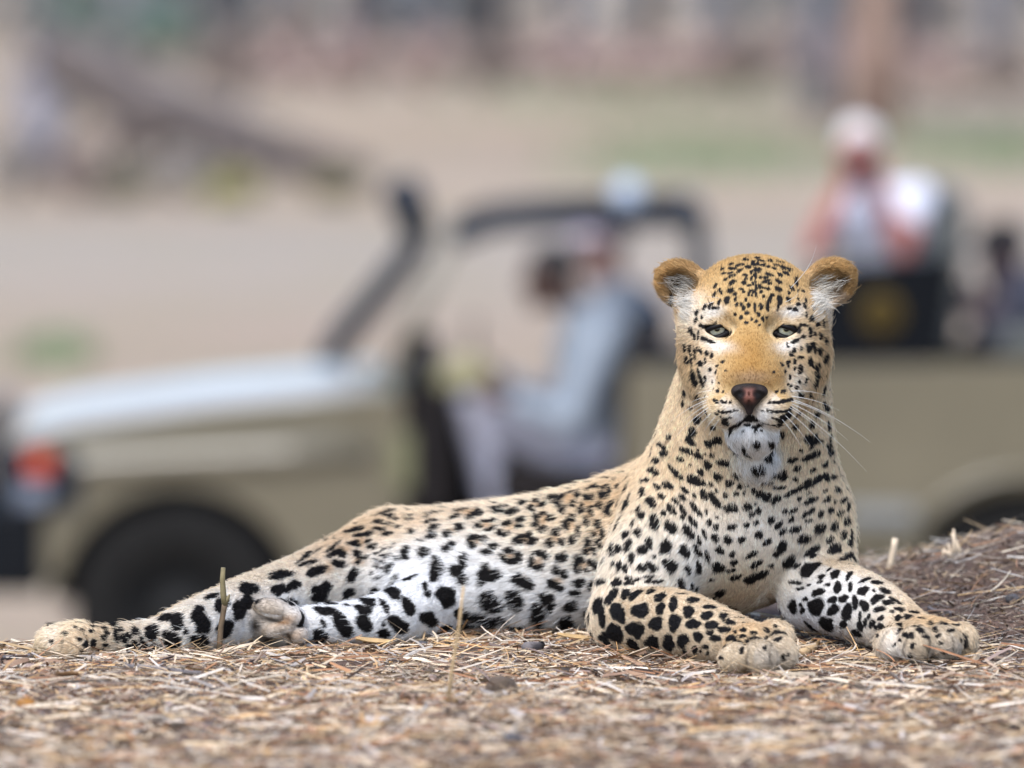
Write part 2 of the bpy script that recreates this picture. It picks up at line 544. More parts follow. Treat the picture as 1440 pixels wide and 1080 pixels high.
# head
BACK, DOWN, UPB = -HW, -HV, HV * 0.8 - HW * 0.6
BODY += [
    hell((0, 20, -12), (91, 80, 92), 20, flow=UPB, fl=0.0046, col=GOLD),
    hell((-52, -38, 8), (53, 60, 62), 28, flow=DOWN - HU * 0.6 - HW * 0.5, fl=0.0073, col=(0.68, 0.50, 0.30)),
    hell((55, -38, 8), (54, 60, 62), 28, flow=DOWN + HU * 0.6 - HW * 0.5, fl=0.0073, col=(0.68, 0.50, 0.30)),
    hell((0, 24, 46), (64, 46, 36), 26, flow=UPB, fl=0.0038, col=GOLD),
    hell((-44, 24, 54), (32, 15, 22), 18, flow=HV - HU * 0.6, fl=0.0046, col=(0.66, 0.49, 0.29)),
    hell((44, 24, 54), (32, 15, 22), 18, flow=HV + HU * 0.6, fl=0.0046, col=(0.66, 0.49, 0.29)),
    hcone((0, 12, 64), (0, -62, 124), 30, 32, 22, flow=HV - HW * 0.5, fl=0.0030, col=GOLD),
    hcone((-16, -22, 78), (-20, -74, 120), 24, 27, 22, flow=HV - HU * 0.4, fl=0.0030, col=(0.64, 0.44, 0.21)),
    hcone((16, -22, 78), (20, -74, 120), 24, 27, 22, flow=HV + HU * 0.4, fl=0.0030, col=(0.64, 0.44, 0.21)),
    hell((-46, -50, 62), (36, 40, 34), 26, flow=DOWN - HU * 0.8 - HW * 0.5, fl=0.0046, col=(0.68, 0.50, 0.29)),
    hell((46, -50, 62), (36, 40, 34), 26, flow=DOWN + HU * 0.8 - HW * 0.5, fl=0.0046, col=(0.68, 0.50, 0.29)),
    hell((-31, -107, 112), (34, 31, 42), 13, rot=(0, 0, 8), flow=-HU - HW * 0.7 - HV * 0.3, fl=0.0038, col=CREAM),
    hell((31, -107, 112), (34, 31, 42), 13, rot=(0, 0, -8), flow=HU - HW * 0.7 - HV * 0.3, fl=0.0038, col=CREAM),
    hell((0, -82, 112), (34, 22, 33), 16, flow=HV, fl=0.0022, col=GOLD),
    hell((-48, -84, 46), (32, 34, 42), 34, flow=DOWN - HU - HW * 0.6, fl=0.0081, col=(0.70, 0.54, 0.35)),
    hell((48, -84, 46), (32, 34, 42), 34, flow=DOWN + HU - HW * 0.6, fl=0.0081, col=(0.70, 0.54, 0.35)),
    hell((0, -100, 60), (56, 60, 60), 20, flow=DOWN, fl=0.0046, col=CREAM),
    hell((2, -146, 95), (36, 20, 31), 9, flow=DOWN - HW * 0.2, fl=0.0081, col=WHITE),
    hell((2, -160, 80), (28, 16, 22), 22, flow=DOWN, fl=0.0078, col=WHITE),
    hell((5, -188, 24), (26, 24, 36), 32, flow=DOWN, fl=0.0113, col=WHITE),
    hell((-72, 4, 34), (30, 36, 32), 26, flow=BACK - HU * 0.4 + HV * 0.2, fl=0.0062, col=TAN),
    hell((72, 4, 34), (30, 36, 32), 26, flow=BACK + HU * 0.4 + HV * 0.2, fl=0.0062, col=TAN),
    # crease between the whisker pads, line of the mouth
    hcone((0, -106, 160), (0, -124, 154), 2.5, 3.5, 5, sub=True),
    hcone((0, -126, 150), (-42, -141, 122), 4.0, 3.0, 4, sub=True),
    hcone((0, -126, 150), (42, -141, 122), 4.0, 3.0, 4, sub=True),
    hcone((-42, -141, 122), (-50, -152, 96), 3.0, 3.5, 4, sub=True),
    hcone((42, -141, 122), (50, -152, 96), 3.0, 3.5, 4, sub=True),
]
# eye sockets, lids and the almond opening
EYES = []
for s in (-1, 1):
    e = (48.5 * s, -2.0, 60.0)
    EYES.append((e, s))
    BODY.append(hell((45 * s, 0, 90), (25, 14, 18), 16, sub=True))
    BODY.append(hell((e[0], e[1] + 2, e[2]), (29, 21, 20.5), 12, flow=HU * s + HV * 0.3, fl=0.0027, col=CREAM))
    BODY.append(hell((e[0] - 1.0 * s, e[1] - 2.0, e[2] + 18), (18.5, 8.2, 20), 2.0, rot=(0, 0, 14 * s), sub=True))
# ears: round cups
for s, c, rz in ((-1, (-101, 57, -22), 32), (1, (107, 60, -20), -32)):
    BODY.append(hcone((70 * s, 22, -20), (88 * s, 44, -22), 34, 28, 16, flow=HV + HU * s, fl=0.0073, col=TAN))
    BODY.append(hell(c, (42, 33, 19), 10, rot=(0, -22 * s, -rz), flow=HU * s + HV * 0.5, fl=0.0060, col=(0.46, 0.28, 0.11)))
    BODY.append(hell((c[0] - 2 * s, c[1] - 4, c[2] + 21), (34, 26, 23), 5, rot=(0, -22 * s, -rz), sub=True))
    BODY.append(hell((88 * s, 8, -20), (16, 40, 16), 14, flow=HU * s + HV * 0.4, fl=0.0129, col=CREAM))
# nostril hollows
NOSE_C = (0, -88, 150)

gx = axis_grid(-0.66, 0.66, 0.0046, 0.0019, [(-0.362, -0.250), (0.175, 0.462)])
gy = axis_grid(-0.40, 0.72, 0.0046, 0.0021, [(-0.38, 0.06)])
gz = axis_grid(-0.06, 0.53, 0.0046, 0.0019, [(0.0, 0.075), (0.195, 0.515)])
BV, BQ = sdf_mesh(BODY, gx, gy, gz, smooth=2)
# ================================================================== coat: every spot of this animal, as it lies on the skin
# (x, y, half width, half height, turn) in patches of the coat; each patch gives its corner and magnification on the photograph
SPOTS = {
    (920, 350, 7.2): [
        (780,155,28,10,-15),(865,165,40,12,-12),(920,110,25,14,0),(790,200,42,11,5),(690,205,25,8,-20),(865,222,35,12,-30),(950,185,30,16,10),
        (1000,150,22,25,0),(785,275,32,15,-15),(790,340,42,18,-25),(770,425,35,22,-25),(815,462,16,20,0),(822,512,13,20,15),(735,520,25,42,30),
        (700,250,22,8,-20),(770,245,30,7,-15),(720,310,25,8,-30),(910,345,28,16,15),(925,265,24,12,0),(985,235,14,20,20),(930,302,18,12,0),
        (880,407,22,10,0),(905,435,14,12,0),(925,517,12,16,0),(835,565,14,24,20),(880,562,14,18,15),(905,600,14,26,20),(955,570,14,26,0),
        (938,650,24,16,-25),(880,697,16,24,30),(930,750,18,16,20),(820,665,12,14,0),(985,712,10,14,0),(1030,735,12,16,0),(1055,665,18,18,0),
        (1020,610,12,30,0),(1070,575,10,20,0),(620,375,10,30,35),(660,420,10,22,30),(610,460,12,26,25),(680,445,9,20,25),(650,548,12,20,20),
        (668,520,9,9,0),(570,565,30,12,-35),(600,600,45,13,5),(635,600,18,15,0),(510,590,12,30,35),(430,645,14,28,30),(420,725,12,30,15),
        (480,690,8,20,15),(375,830,9,42,3),(405,880,10,40,-5),(350,820,6,20,5),(445,870,8,45,5),(560,935,70,14,22),(495,915,22,16,0),
        (310,1000,9,35,0),(360,1005,10,40,-5),(405,1030,8,40,-8),(465,1030,12,35,-15),(435,1010,7,20,0),(535,1055,14,22,-10),(585,1070,14,15,0),
        (1040,90,30,10,0),(1050,155,14,14,0),(1020,205,14,16,0),(1050,220,14,20,0),(1020,270,18,16,0),(985,300,10,20,0),(1025,330,8,26,0),
        (960,370,20,8,-15),(1000,350,8,24,0),(1035,400,8,30,0),(970,430,10,16,0),(1000,430,8,20,0),(955,460,10,16,0),(1030,460,10,26,0),
        (990,470,8,14,0),(1000,130,14,14,0),(180,525,24,58,-8),(760,880,18,50,-10),(495,785,44,17,0),(540,815,26,40,-35)],
    (1060, 350, 7.2): [
        (170,122,25,12,10),(270,135,34,10,12),(95,165,26,13,5),(145,182,20,12,5),(40,155,20,16,0),(95,125,20,10,0),(50,115,18,10,0),
        (230,165,30,8,5),(305,195,38,16,12),(365,215,24,14,15),(205,200,22,10,10),(320,245,28,14,25),(345,262,22,10,20),(155,260,34,14,20),
        (268,265,26,16,30),(65,290,14,14,0),(120,292,26,12,0),(60,215,16,26,0),(15,215,14,18,0),(15,270,12,30,0),(105,335,20,14,0),
        (155,348,20,14,0),(258,335,34,16,25),(140,320,24,8,-10),(60,380,16,24,10),(95,395,20,10,10),(143,405,20,13,5),(75,435,14,16,10),
        (250,410,36,24,10),(22,390,10,40,0),(15,450,8,30,0),(30,480,8,14,0),(100,480,12,16,20),(432,350,14,34,-10),(375,400,8,30,-25),
        (355,445,10,20,-30),(400,400,7,22,-20),(450,425,10,10,0),(430,300,16,10,20),(505,432,16,10,20),(190,470,18,14,0),(158,525,18,48,25),
        (140,590,14,50,-8),(262,515,28,40,-10),(250,580,10,40,10),(75,585,16,34,-15),(350,515,16,34,-30),(450,560,22,16,25),(358,605,20,12,0),
        (420,612,24,22,10),(530,525,10,24,-25),(515,575,12,32,-25),(605,600,8,24,-20),(450,510,8,16,-30),(10,580,10,36,0),(15,625,10,18,0),
        (50,668,18,18,0),(90,710,14,24,-15),(25,735,12,18,0),(55,772,12,10,0),(130,705,8,16,0),(535,670,8,30,-10),(598,705,13,34,-8),
        (570,715,8,20,-10),(650,768,20,34,-5),(708,755,9,36,-5),(575,850,18,45,-5),(620,865,12,22,-5),(677,880,16,36,0),(728,935,12,42,5),
        (762,885,8,18,0),(415,935,58,15,-25),(500,890,28,14,-10),(575,995,24,55,32),(535,980,14,22,15),(480,1010,12,18,0),(410,1025,14,24,0),
        (622,1020,12,32,0),(668,1035,20,36,0),(375,1060,14,18,-10),(785,1060,14,30,-5),(335,960,8,12,0),(350,990,10,8,0),(925,535,30,60,15),
        (222,880,20,40,15),(510,772,46,14,12),(455,820,24,34,30)],
    (960, 490, 7.2): [
        (245,50,13,24,0),(297,72,14,22,0),(228,125,10,20,-10),(178,155,22,32,-5),(280,215,10,26,0),(228,308,11,32,0),(45,125,20,40,-8),
        (85,80,8,80,-5),(122,60,8,60,-3),(112,310,24,75,-14),(165,260,12,60,-20),(195,345,16,40,-20),(18,455,14,28,0),(90,465,12,30,-20),
        (155,500,16,28,-20),(228,492,22,16,-10),(80,605,20,12,-10),(5,560,12,26,0),(405,135,22,10,-25),(350,180,14,10,-30),(340,240,8,24,20),
        (350,290,8,12,0),(300,340,6,8,0),(365,352,7,7,0),(435,225,10,6,-20),(5,220,8,16,0),(355,432,18,16,0),(410,437,10,10,0),(310,415,10,20,0),
        (345,540,18,18,0),(398,540,18,15,0),(440,545,14,12,0),(484,547,12,11,0),(320,525,14,14,0),(405,645,18,14,0),(445,645,15,13,0),
        (487,638,14,12,0),(525,627,12,9,0),(370,640,14,10,0),(560,625,8,6,0),(345,665,18,10,30),(385,690,8,6,0),(480,700,12,6,0),(435,712,14,8,0),
        (425,740,30,32,20),(455,770,16,14,0),(237,655,24,38,0),(150,728,32,38,0),(312,805,20,26,20),(97,845,42,44,0),(75,935,54,32,42),
        (265,965,36,36,0),(345,935,52,34,-15),(690,704,84,32,0),(560,770,76,14,-32),(885,775,96,14,22),(490,822,18,34,10),
        (650,775,30,14,0),(775,775,26,16,0),(720,800,20,12,0),(615,840,12,10,0),(800,830,12,9,0)],
    (1060, 490, 7.2): [
        (410,20,16,24,0),(380,60,18,24,-10),(480,10,12,16,0),(720,112,16,44,8),(575,135,22,46,-5),(600,180,10,22,-20),
        (348,140,24,18,-15),(414,133,14,24,0),(472,213,24,40,0),(640,200,24,52,15),(725,268,20,52,10),(632,330,30,62,25),(530,330,8,40,25),
        (462,340,14,16,0),(710,410,16,55,20),(760,400,8,24,-10),(770,315,7,14,0),(205,240,16,12,-15),(285,165,24,10,40),(312,235,12,12,0),
        (350,180,14,8,40),(368,290,10,24,0),(345,368,10,14,-20),(375,385,12,12,0),(428,398,13,18,0),(460,90,16,12,-30),(490,95,10,16,30),
        (415,205,10,16,0),(233,438,15,14,0),(298,438,22,20,0),(370,428,20,24,0),(160,552,16,12,0),(205,548,18,16,0),(252,548,22,18,0),
        (300,535,24,18,0),(350,525,26,16,-10),(385,515,18,12,0),(140,630,14,12,0),(182,638,18,14,0),(228,645,20,15,0),(275,642,22,14,0),
        (325,635,24,14,-10),(370,612,22,14,-30),(85,632,10,6,0),(190,705,16,8,0),(230,715,14,10,0),(320,700,70,30,-30),(270,750,30,30,0),
        (285,870,28,34,0),(255,790,20,30,0),(478,470,30,24,0),(565,470,16,22,20),(607,495,22,36,25),(640,665,28,30,-10),(730,590,24,50,-35),
        (585,775,30,32,0),(425,795,28,24,20),(590,920,82,48,15),(680,935,20,14,0),(805,755,26,36,-20),(815,870,18,40,15),(760,985,38,22,-15),
        (825,1020,36,34,0),(185,970,30,28,0),(30,975,30,30,30),(820,530,8,22,-10),(850,610,9,26,10),(910,945,10,20,0),(880,715,8,14,0),
        (895,885,6,8,0),(460,640,22,20,0),(430,670,10,10,0)],
    (880, 600, 8.0): [
        (352,70,28,28,0),(487,112,28,32,-15),(275,90,20,40,20),(275,140,22,24,0),(300,245,24,26,0),(285,315,18,24,20),
        (382,195,30,20,15),(430,235,26,28,30),(428,300,40,34,0),(340,378,46,28,0),(690,270,72,28,18),(815,325,60,30,35),(925,430,40,52,-10),
        (620,368,52,24,30),(725,433,24,12,30),(845,512,50,26,45),(560,515,125,28,43),(780,605,96,52,28),(968,322,24,18,10),(895,312,14,12,0),
        (820,262,14,12,0),(1112,410,72,36,12),(1035,565,44,42,0),(1168,638,40,44,0),(1247,545,40,30,20),(1283,668,28,30,0),(1360,662,24,22,0),
        (1243,757,28,26,0),(1120,775,32,28,0),(1328,747,16,20,0),(955,645,36,20,45),(1022,720,26,12,60),(282,485,34,32,0),
        (335,512,38,30,20),(235,602,26,26,0),(175,610,14,22,0),(345,672,44,24,35),(472,660,68,34,32),(668,718,46,24,35),(880,770,64,40,55),
        (1000,830,100,40,52),(770,775,14,36,-35),(185,735,32,42,0),(400,785,52,24,28),(282,845,62,46,25),(640,795,58,24,32),(560,835,52,24,45),
        (640,930,70,24,55),(785,925,100,26,52),(505,930,78,34,50),(425,975,34,24,25),(905,955,30,18,60),(635,1025,36,22,30),(745,1045,46,22,45),
        (1185,915,72,48,-5),(1365,905,48,48,0),(1415,985,36,30,0),(170,1000,34,48,5),(1020,1020,14,14,0),(140,930,20,40,20)],
    (1040, 600, 8.0): [
        (190,205,30,24,50),(70,300,20,75,-32),(368,195,32,30,0),(340,280,18,50,-10),(312,350,36,54,0),(215,485,78,34,8),
        (1008,212,40,24,-15),(815,325,96,34,-22),(870,295,40,30,-10),(590,375,58,28,-15),
        (650,468,52,30,-38),(688,272,24,18,-20),(810,235,36,8,-20),(965,420,42,26,-20),(1052,390,22,20,0),(825,488,36,22,-20),(480,545,52,60,0),
        (390,530,32,22,0),(625,588,28,24,-20),(465,690,50,18,-15),(390,685,16,14,0),(365,628,16,22,0),(290,620,32,20,-10),
        (160,720,30,32,0),(235,760,50,40,35),(290,800,50,36,10),(335,780,24,28,0),(412,820,66,34,-22),(580,745,84,26,-28),(680,690,50,26,-25),
        (760,640,64,44,-25),(850,625,80,24,-28),(930,560,80,30,-22),(990,590,36,22,-20),(1050,565,50,22,-10),(1115,505,24,60,28),
        (177,873,14,12,0),(795,835,92,28,-18),(670,810,34,18,-30),(775,750,30,10,-20),(965,720,38,14,-20),(1100,708,36,34,0),(1200,690,14,26,0),
        (985,820,60,24,-35),(1070,843,20,16,0),(1170,828,52,22,-20),(1225,900,20,44,8),(1175,360,14,42,10),(1200,540,12,50,5),(1165,172,12,22,0),
        (1155,100,8,14,0)],
    (840, 700, 7.2): [
        (440,180,30,40,10),(410,358,36,48,-5),(575,245,52,72,-5),(745,305,46,82,-35),(925,345,36,78,-35),(970,245,26,60,-35),(860,200,30,20,25),
        (1085,360,18,46,-20),(1035,440,18,48,-20),(1135,255,20,34,0),(278,378,26,42,25),(312,478,30,62,20),(212,520,26,44,15),
        (355,262,14,30,5),(525,460,36,56,0),(455,530,54,40,5),(692,500,60,66,-30),(885,545,42,74,-30),(1022,540,26,60,-28),(1115,585,22,52,-15),
        (345,612,32,46,0),(578,600,22,16,20),(740,690,84,54,38),(920,725,24,58,-18),(1028,715,24,74,-14),(218,690,24,58,10),(275,720,28,34,15),
        (445,712,48,30,0),(550,705,64,36,25),(155,668,14,28,15),(840,860,32,52,-12),(955,905,14,34,0),(1003,935,18,34,10),(545,800,50,9,0),
        (65,635,38,42,0),(145,530,24,60,5),(140,325,26,72,0),(205,262,24,74,0),(45,355,20,60,0),(15,465,22,34,-10),(105,110,28,60,15),
        (135,60,20,40,30),(120,160,24,30,0),(215,45,32,36,20),(258,110,14,48,5),(20,75,30,30,-20)],
    (1000, 700, 7.2): [
        (405,170,30,26,0),(475,132,34,28,-20),(50,295,30,30,0),(205,298,46,30,-5),(362,278,30,28,0),(457,258,28,20,-15),(610,230,40,34,-20),
        (680,283,46,28,-45),(720,345,50,22,-45),(748,140,24,26,0),(835,130,42,22,-35),(815,222,34,22,-30),(850,325,76,28,-15),(982,240,34,18,-15),
        (975,155,70,20,-28),(1100,310,58,46,-15),(1250,290,34,56,35),(1300,155,40,28,-30),(1375,240,30,50,10),(1110,165,40,28,-28),(1210,125,34,26,-25),
        (1345,382,36,36,0),(1200,428,40,32,-20),(1405,460,28,30,0),(940,415,64,40,-25),(485,378,36,40,20),(570,450,58,26,-38),(310,425,38,34,0),
        (175,428,36,42,-10),(45,408,44,32,10),(85,530,44,34,10),(212,572,26,36,20),(720,500,48,60,35),(660,575,40,24,-20),(410,573,54,26,-32),
        (230,655,40,26,-15),(460,670,76,26,-30),(610,683,28,16,-20),(800,640,48,70,45),(760,670,40,40,0),(1020,540,98,34,-28),(1040,590,38,16,-25),
        (1250,520,70,50,-35),(995,725,120,46,-32),(70,700,58,50,10),(205,735,54,14,-5),(245,805,72,24,-20),(440,805,124,40,-18),(15,825,20,14,-20),
        (95,965,62,32,-25),(870,690,48,18,-35),(1340,620,90,24,-30),(1420,680,40,18,-30),(1255,775,64,30,-45),(1190,730,30,10,-40),
        (1400,780,52,20,-50),(1115,800,36,18,-25),(1100,850,30,12,-20),(1180,880,26,16,-15),(1280,910,34,58,5),(1410,900,20,50,10),(905,920,30,14,-10),
        (985,885,18,10,-20),(1085,955,62,32,-25),(955,1025,26,14,-20),(1230,1035,50,30,-30),(1340,1025,48,32,-45),(860,860,60,16,5),(1420,390,14,50,0)],
    (680, 640, 6.545): [
        (240,520,60,16,-25),(275,535,70,12,-25),(360,445,44,16,-15),(485,425,36,18,-15),(440,495,36,30,0),(545,458,42,20,-20),(635,385,36,26,-5),
        (540,545,36,18,-20),(490,585,34,28,0),(480,635,36,24,0),(617,582,36,30,-10),(545,685,36,28,-15),(220,635,42,28,-15),(340,593,44,24,-5),
        (325,650,36,24,-15),(145,710,36,24,-30),(200,730,40,20,-15),(670,705,34,38,10),(610,805,42,36,30),
        (713,797,32,30,0),(820,780,34,42,-20),(760,640,30,50,-12),(815,585,36,32,10),(868,700,18,46,5),(725,505,36,32,0),(825,445,38,28,-20),
        (685,430,36,48,30),(735,380,30,20,-30),(870,360,30,36,10),(800,345,36,12,-20),(900,495,28,50,5),(988,515,22,44,0),(945,610,26,44,-12),
        (950,400,36,28,-20),(1000,395,20,34,20),(960,255,50,18,-15),(830,290,36,12,-20),(1000,300,50,14,-40),(1045,300,26,14,-20),
        (1125,295,40,18,-20),(1205,228,34,20,-20),(1090,370,30,40,30),(1150,350,16,46,15),(1068,465,26,40,15),(1050,635,24,42,0),(1090,710,18,58,-5),
        (1015,730,18,40,0),(1060,815,26,32,-25),(960,800,24,44,0),(940,875,28,40,-10),(1005,870,22,50,-22),(700,945,44,40,0),(740,940,30,48,0),
        (880,960,54,32,30),(850,1005,26,30,0),(990,990,30,38,-30),(1040,1020,24,50,-20),(870,1050,30,40,-30),(510,905,38,32,10),(565,930,34,38,0),
        (440,960,24,34,0),(450,1010,36,30,20),(520,1035,40,30,-15),(335,780,44,48,0),(300,785,30,26,0),(420,735,30,28,0),(445,790,40,40,30),
        (430,815,26,22,0),(235,880,48,30,0),(185,945,36,30,15),(315,945,36,50,10),(255,985,60,24,8),
        (1300,310,40,20,-60),(1240,290,34,16,-50),(1320,300,60,12,-55),(1300,470,14,60,5),(1330,420,10,60,8),(1290,165,36,14,-10),
        (1330,200,50,12,-15),(1130,215,60,10,-15),(780,310,50,8,-20),(100,445,60,7,-5),(330,420,60,7,-5),(520,385,50,7,-5),(200,475,40,8,0),
        (950,1060,36,20,0),(670,1055,34,30,0)],
    (520, 690, 7.2): [
        (80,318,56,18,0),(190,340,56,10,0),(90,392,64,16,0),(400,203,42,16,0),(190,215,70,12,-18),(200,255,60,14,0),(420,258,60,10,5),
        (245,292,60,8,5),(400,300,50,12,-10),(730,178,70,10,-5),(670,225,90,10,-8),(570,270,40,8,-8),(290,370,44,14,-10),(180,438,60,18,-10),
        (625,310,60,14,-15),(425,422,36,24,-30),(650,372,66,20,-20),(630,450,48,40,-10),(785,445,36,46,40),(905,372,50,40,15),
        (870,265,60,18,-20),(930,205,70,12,-12),(1060,245,80,26,-22),(1095,205,34,18,0),(1275,185,50,24,0),(1310,220,50,12,-15),
        (1100,355,44,26,0),(1215,308,66,16,-5),(1225,385,70,16,-20),(800,570,70,32,-32),(780,590,44,34,0),(1040,490,70,34,-15),(1040,560,46,26,10),
        (1150,490,46,30,10),(1255,565,52,28,-15),(1180,628,54,30,10),(360,635,40,66,25),(550,630,66,40,-12),(675,810,70,80,0),(670,705,34,40,0),
        (650,870,44,50,0),(940,715,46,66,10),(870,810,56,60,0),(930,900,50,66,-15),(405,885,68,84,20),(190,795,26,54,25),(265,885,22,26,0),
        (225,1015,76,58,20),(50,1020,50,26,30),(560,970,26,40,-20),(590,1050,30,36,0),(1150,860,50,100,15),(1250,860,76,60,-5),
        (85,890,30,14,-15),(100,790,40,10,0),(110,720,36,10,0),(245,540,20,8,0),(130,660,30,8,0),(210,650,30,6,0),(30,580,36,12,0),(10,840,20,20,0),
        (500,510,40,8,10),(60,640,30,12,-20),(130,600,22,10,-30),(170,680,26,12,-40),(70,760,26,10,0),(150,740,18,10,20),(210,590,20,9,-20),(60,700,20,8,10),(270,700,18,24,20)],
    (560, 770, 4.8): [
        (325,330,58,70,-15),(72,400,32,70,-22),(210,485,64,38,25),(20,530,36,60,-35),(620,375,84,56,28),(785,355,60,62,0),(745,320,24,26,0),
        (590,505,76,40,25),(690,490,40,24,10),(740,555,36,30,0),(820,560,44,40,0),(430,450,56,40,0),(470,535,56,24,5),(325,540,36,16,0),
        (840,235,30,70,-38),(800,215,36,34,0),(880,250,30,36,-30),(1030,240,30,28,0),(1090,272,28,28,0),(1060,265,40,14,10),(985,345,32,36,0),
        (1030,345,30,22,0),(1025,400,28,32,0),(1170,398,46,38,15),(940,470,40,76,-15),(925,400,20,26,0),(960,460,34,30,0),(1225,240,36,30,10),
        (1200,308,38,22,10),(1140,520,62,42,28),(1285,482,28,36,0),(1065,158,26,26,0),(1118,182,26,28,0),(1250,550,16,12,20),(1060,580,36,20,0),
        (1340,385,26,48,20),(1310,255,36,22,-40),(1365,232,36,18,0),(1205,590,30,14,0),(310,580,60,16,0)],
    (360, 710, 6.0): [
        (840,210,90,18,-15),(905,253,76,18,-8),(830,325,48,20,0),(860,345,30,16,10),(945,310,30,16,-15),(970,350,40,14,-15),(670,405,80,22,-30),
        (730,420,40,22,-20),(860,420,36,30,-20),(700,500,56,30,5),(860,490,20,14,0),(920,450,60,10,-30),(510,560,76,38,-15),(460,580,40,24,-10),
        (820,570,40,36,-20),(800,620,30,36,0),(580,700,60,44,-15),(540,770,72,44,-20),(505,720,40,30,0),(785,740,50,30,-15),(760,770,40,14,-30),
        (215,600,110,26,-12),(185,575,80,10,-12),(190,715,64,38,0),(320,680,70,32,-12),(250,710,50,24,0),(440,495,90,14,-15),(430,430,50,20,-40),
        (660,350,80,10,-35),(590,300,60,12,-40),(660,280,60,8,-40),(520,390,60,7,-40),(380,470,60,10,-40),(1090,70,90,8,-15),(850,160,40,8,-15),
        (280,830,40,26,35),(610,840,60,12,0),(580,890,88,32,10),(405,955,80,46,55),(930,805,66,28,15),(905,885,76,34,20),(915,1000,58,72,-25),
        (730,1010,60,110,-30),(570,1000,16,40,-30),(760,850,30,5,0),(1075,1005,14,26,-15),(1190,1010,50,84,-45),(1085,850,20,70,-30),(1060,1070,36,20,0)],
    (40, 780, 4.0): [
        (770,355,40,18,-15),(838,375,36,42,5),(695,445,38,32,0),(690,410,30,14,-15),(808,490,48,50,20),(955,325,30,38,10),(985,390,38,48,0),
        (960,370,30,24,0),(885,435,14,14,0),(970,495,56,32,15),(1085,280,34,40,0),(1240,192,54,28,0),(1225,270,44,32,-30),(1190,310,40,44,0),
        (1105,420,40,46,10),(1030,235,44,12,-20),(648,515,18,42,-12),(600,505,16,26,-10),(600,430,22,18,15),(710,530,26,26,0),
        (558,525,16,20,-20),(537,478,14,26,-25),(560,455,20,12,25),(490,437,14,18,-15),(522,420,18,9,10),(497,478,12,20,-15),(440,440,18,10,20),
        (425,468,18,10,15),(368,495,14,18,-15),(328,502,12,18,-10),(290,475,12,9,10),(435,508,16,8,0),(405,537,16,9,0),(345,555,26,8,-10),
        (205,442,14,7,0),(138,488,11,9,0),(300,425,14,6,10),(355,430,16,6,5),(320,455,12,6,20),(260,410,12,5,0),(430,413,14,6,0),(300,545,8,14,0),
        (370,405,16,5,0),(290,385,20,6,0)],
    (820, 800, 4.8): [
        (193,185,24,54,38),(225,95,34,24,-15),(305,70,20,18,0),(300,100,26,9,0),(360,75,30,9,-15),(285,168,30,36,20),(345,175,46,26,-30),
        (455,155,54,26,-25),(480,130,30,12,-20),(515,190,40,24,-40),(385,280,56,44,5),(215,275,34,46,10),(250,318,34,42,0),(125,325,22,72,0),
        (520,268,26,40,18),(608,235,28,40,10),(740,210,46,20,-5),(710,288,38,34,-10),(855,257,42,14,5),(835,313,44,22,-12),(945,318,28,18,-10),
        (615,360,36,54,0),(490,372,46,40,-5),(330,405,36,44,0),(372,415,32,60,5),(215,440,46,64,-22),(195,400,28,32,0),(135,460,26,34,-10),
        (165,515,32,26,20),(340,520,52,30,38),(465,500,40,48,0),(575,505,32,62,-12),(670,488,32,48,10),(740,372,54,26,-10),(868,378,38,26,-10),
        (988,360,38,15,0),(955,412,40,18,-8),(775,458,28,30,25),(855,430,26,14,-20),(895,468,34,22,0),(755,548,16,26,0),(825,525,20,14,-25),
        (685,560,12,24,0),(990,465,30,16,-25),(1020,485,12,12,0),(955,525,14,16,0),(1055,505,16,18,20),(1068,550,14,20,20),(1125,490,16,16,0),
        (1080,412,24,10,0),(1075,455,24,10,-10),(1150,432,24,10,-5),(1240,415,26,12,30),(1240,472,20,9,10),(1225,535,12,16,0),(1295,388,16,8,10),
        (965,285,26,9,10),(1050,330,26,8,15),(660,170,50,7,0),(450,55,36,8,0),(470,88,60,10,0),(795,555,8,10,0),(840,570,10,12,0),(930,600,12,12,0),
        (1350,600,10,24,0),(1380,580,8,14,0),(85,510,26,40,-20),(60,450,14,44,-5),(1090,365,20,8,20),(1025,425,10,10,0)],
    (1080, 740, 4.8): [
        (600,192,34,10,35),(650,365,46,9,-20),(735,380,38,14,12),(640,435,44,22,-28),(790,435,44,16,15),(735,488,44,22,-25),(715,435,10,8,0),
        (805,517,40,14,5),(855,500,40,9,30),(588,512,20,40,0),(650,535,26,36,-5),(748,560,34,17,-15),(890,560,30,11,5),(840,577,16,8,0),
        (530,585,32,50,8),(508,663,22,26,0),(440,565,28,40,30),(320,545,54,48,-30),(168,548,22,50,0),(233,570,14,20,0),(222,530,10,12,0),
        (252,492,16,10,0),(395,665,46,54,0),(290,680,40,62,-15),(595,722,38,24,15),(620,675,16,34,-15),(655,650,10,24,0),(620,610,8,30,0),
        (680,610,9,24,10),(700,660,16,26,20),(762,620,20,14,-25),(770,690,16,40,-25),(725,685,9,14,0),(740,738,8,12,0),(880,620,28,16,-15),
        (945,612,28,16,5),(1035,620,34,12,0),(1095,655,18,11,0),(875,675,26,17,-25),(895,700,30,13,-45),(990,675,28,14,10),(1025,700,24,15,15),
        (930,735,26,14,0),(970,735,16,18,0),(975,805,14,18,0),(890,770,9,11,0),(855,800,14,7,-45),(1125,695,18,18,0),(1145,740,20,10,-20),
        (1235,705,24,9,0),(1070,748,22,10,20),(1165,790,16,10,0),(960,880,14,20,-20),(1300,770,8,10,0),(1340,800,6,20,0),(985,580,30,6,10),
        (1275,665,20,6,0),(1185,850,14,9,0),(490,715,10,14,0)],
    (300, 780, 4.8): [(720,560,50,44,25),(1155,540,40,26,0)],
}
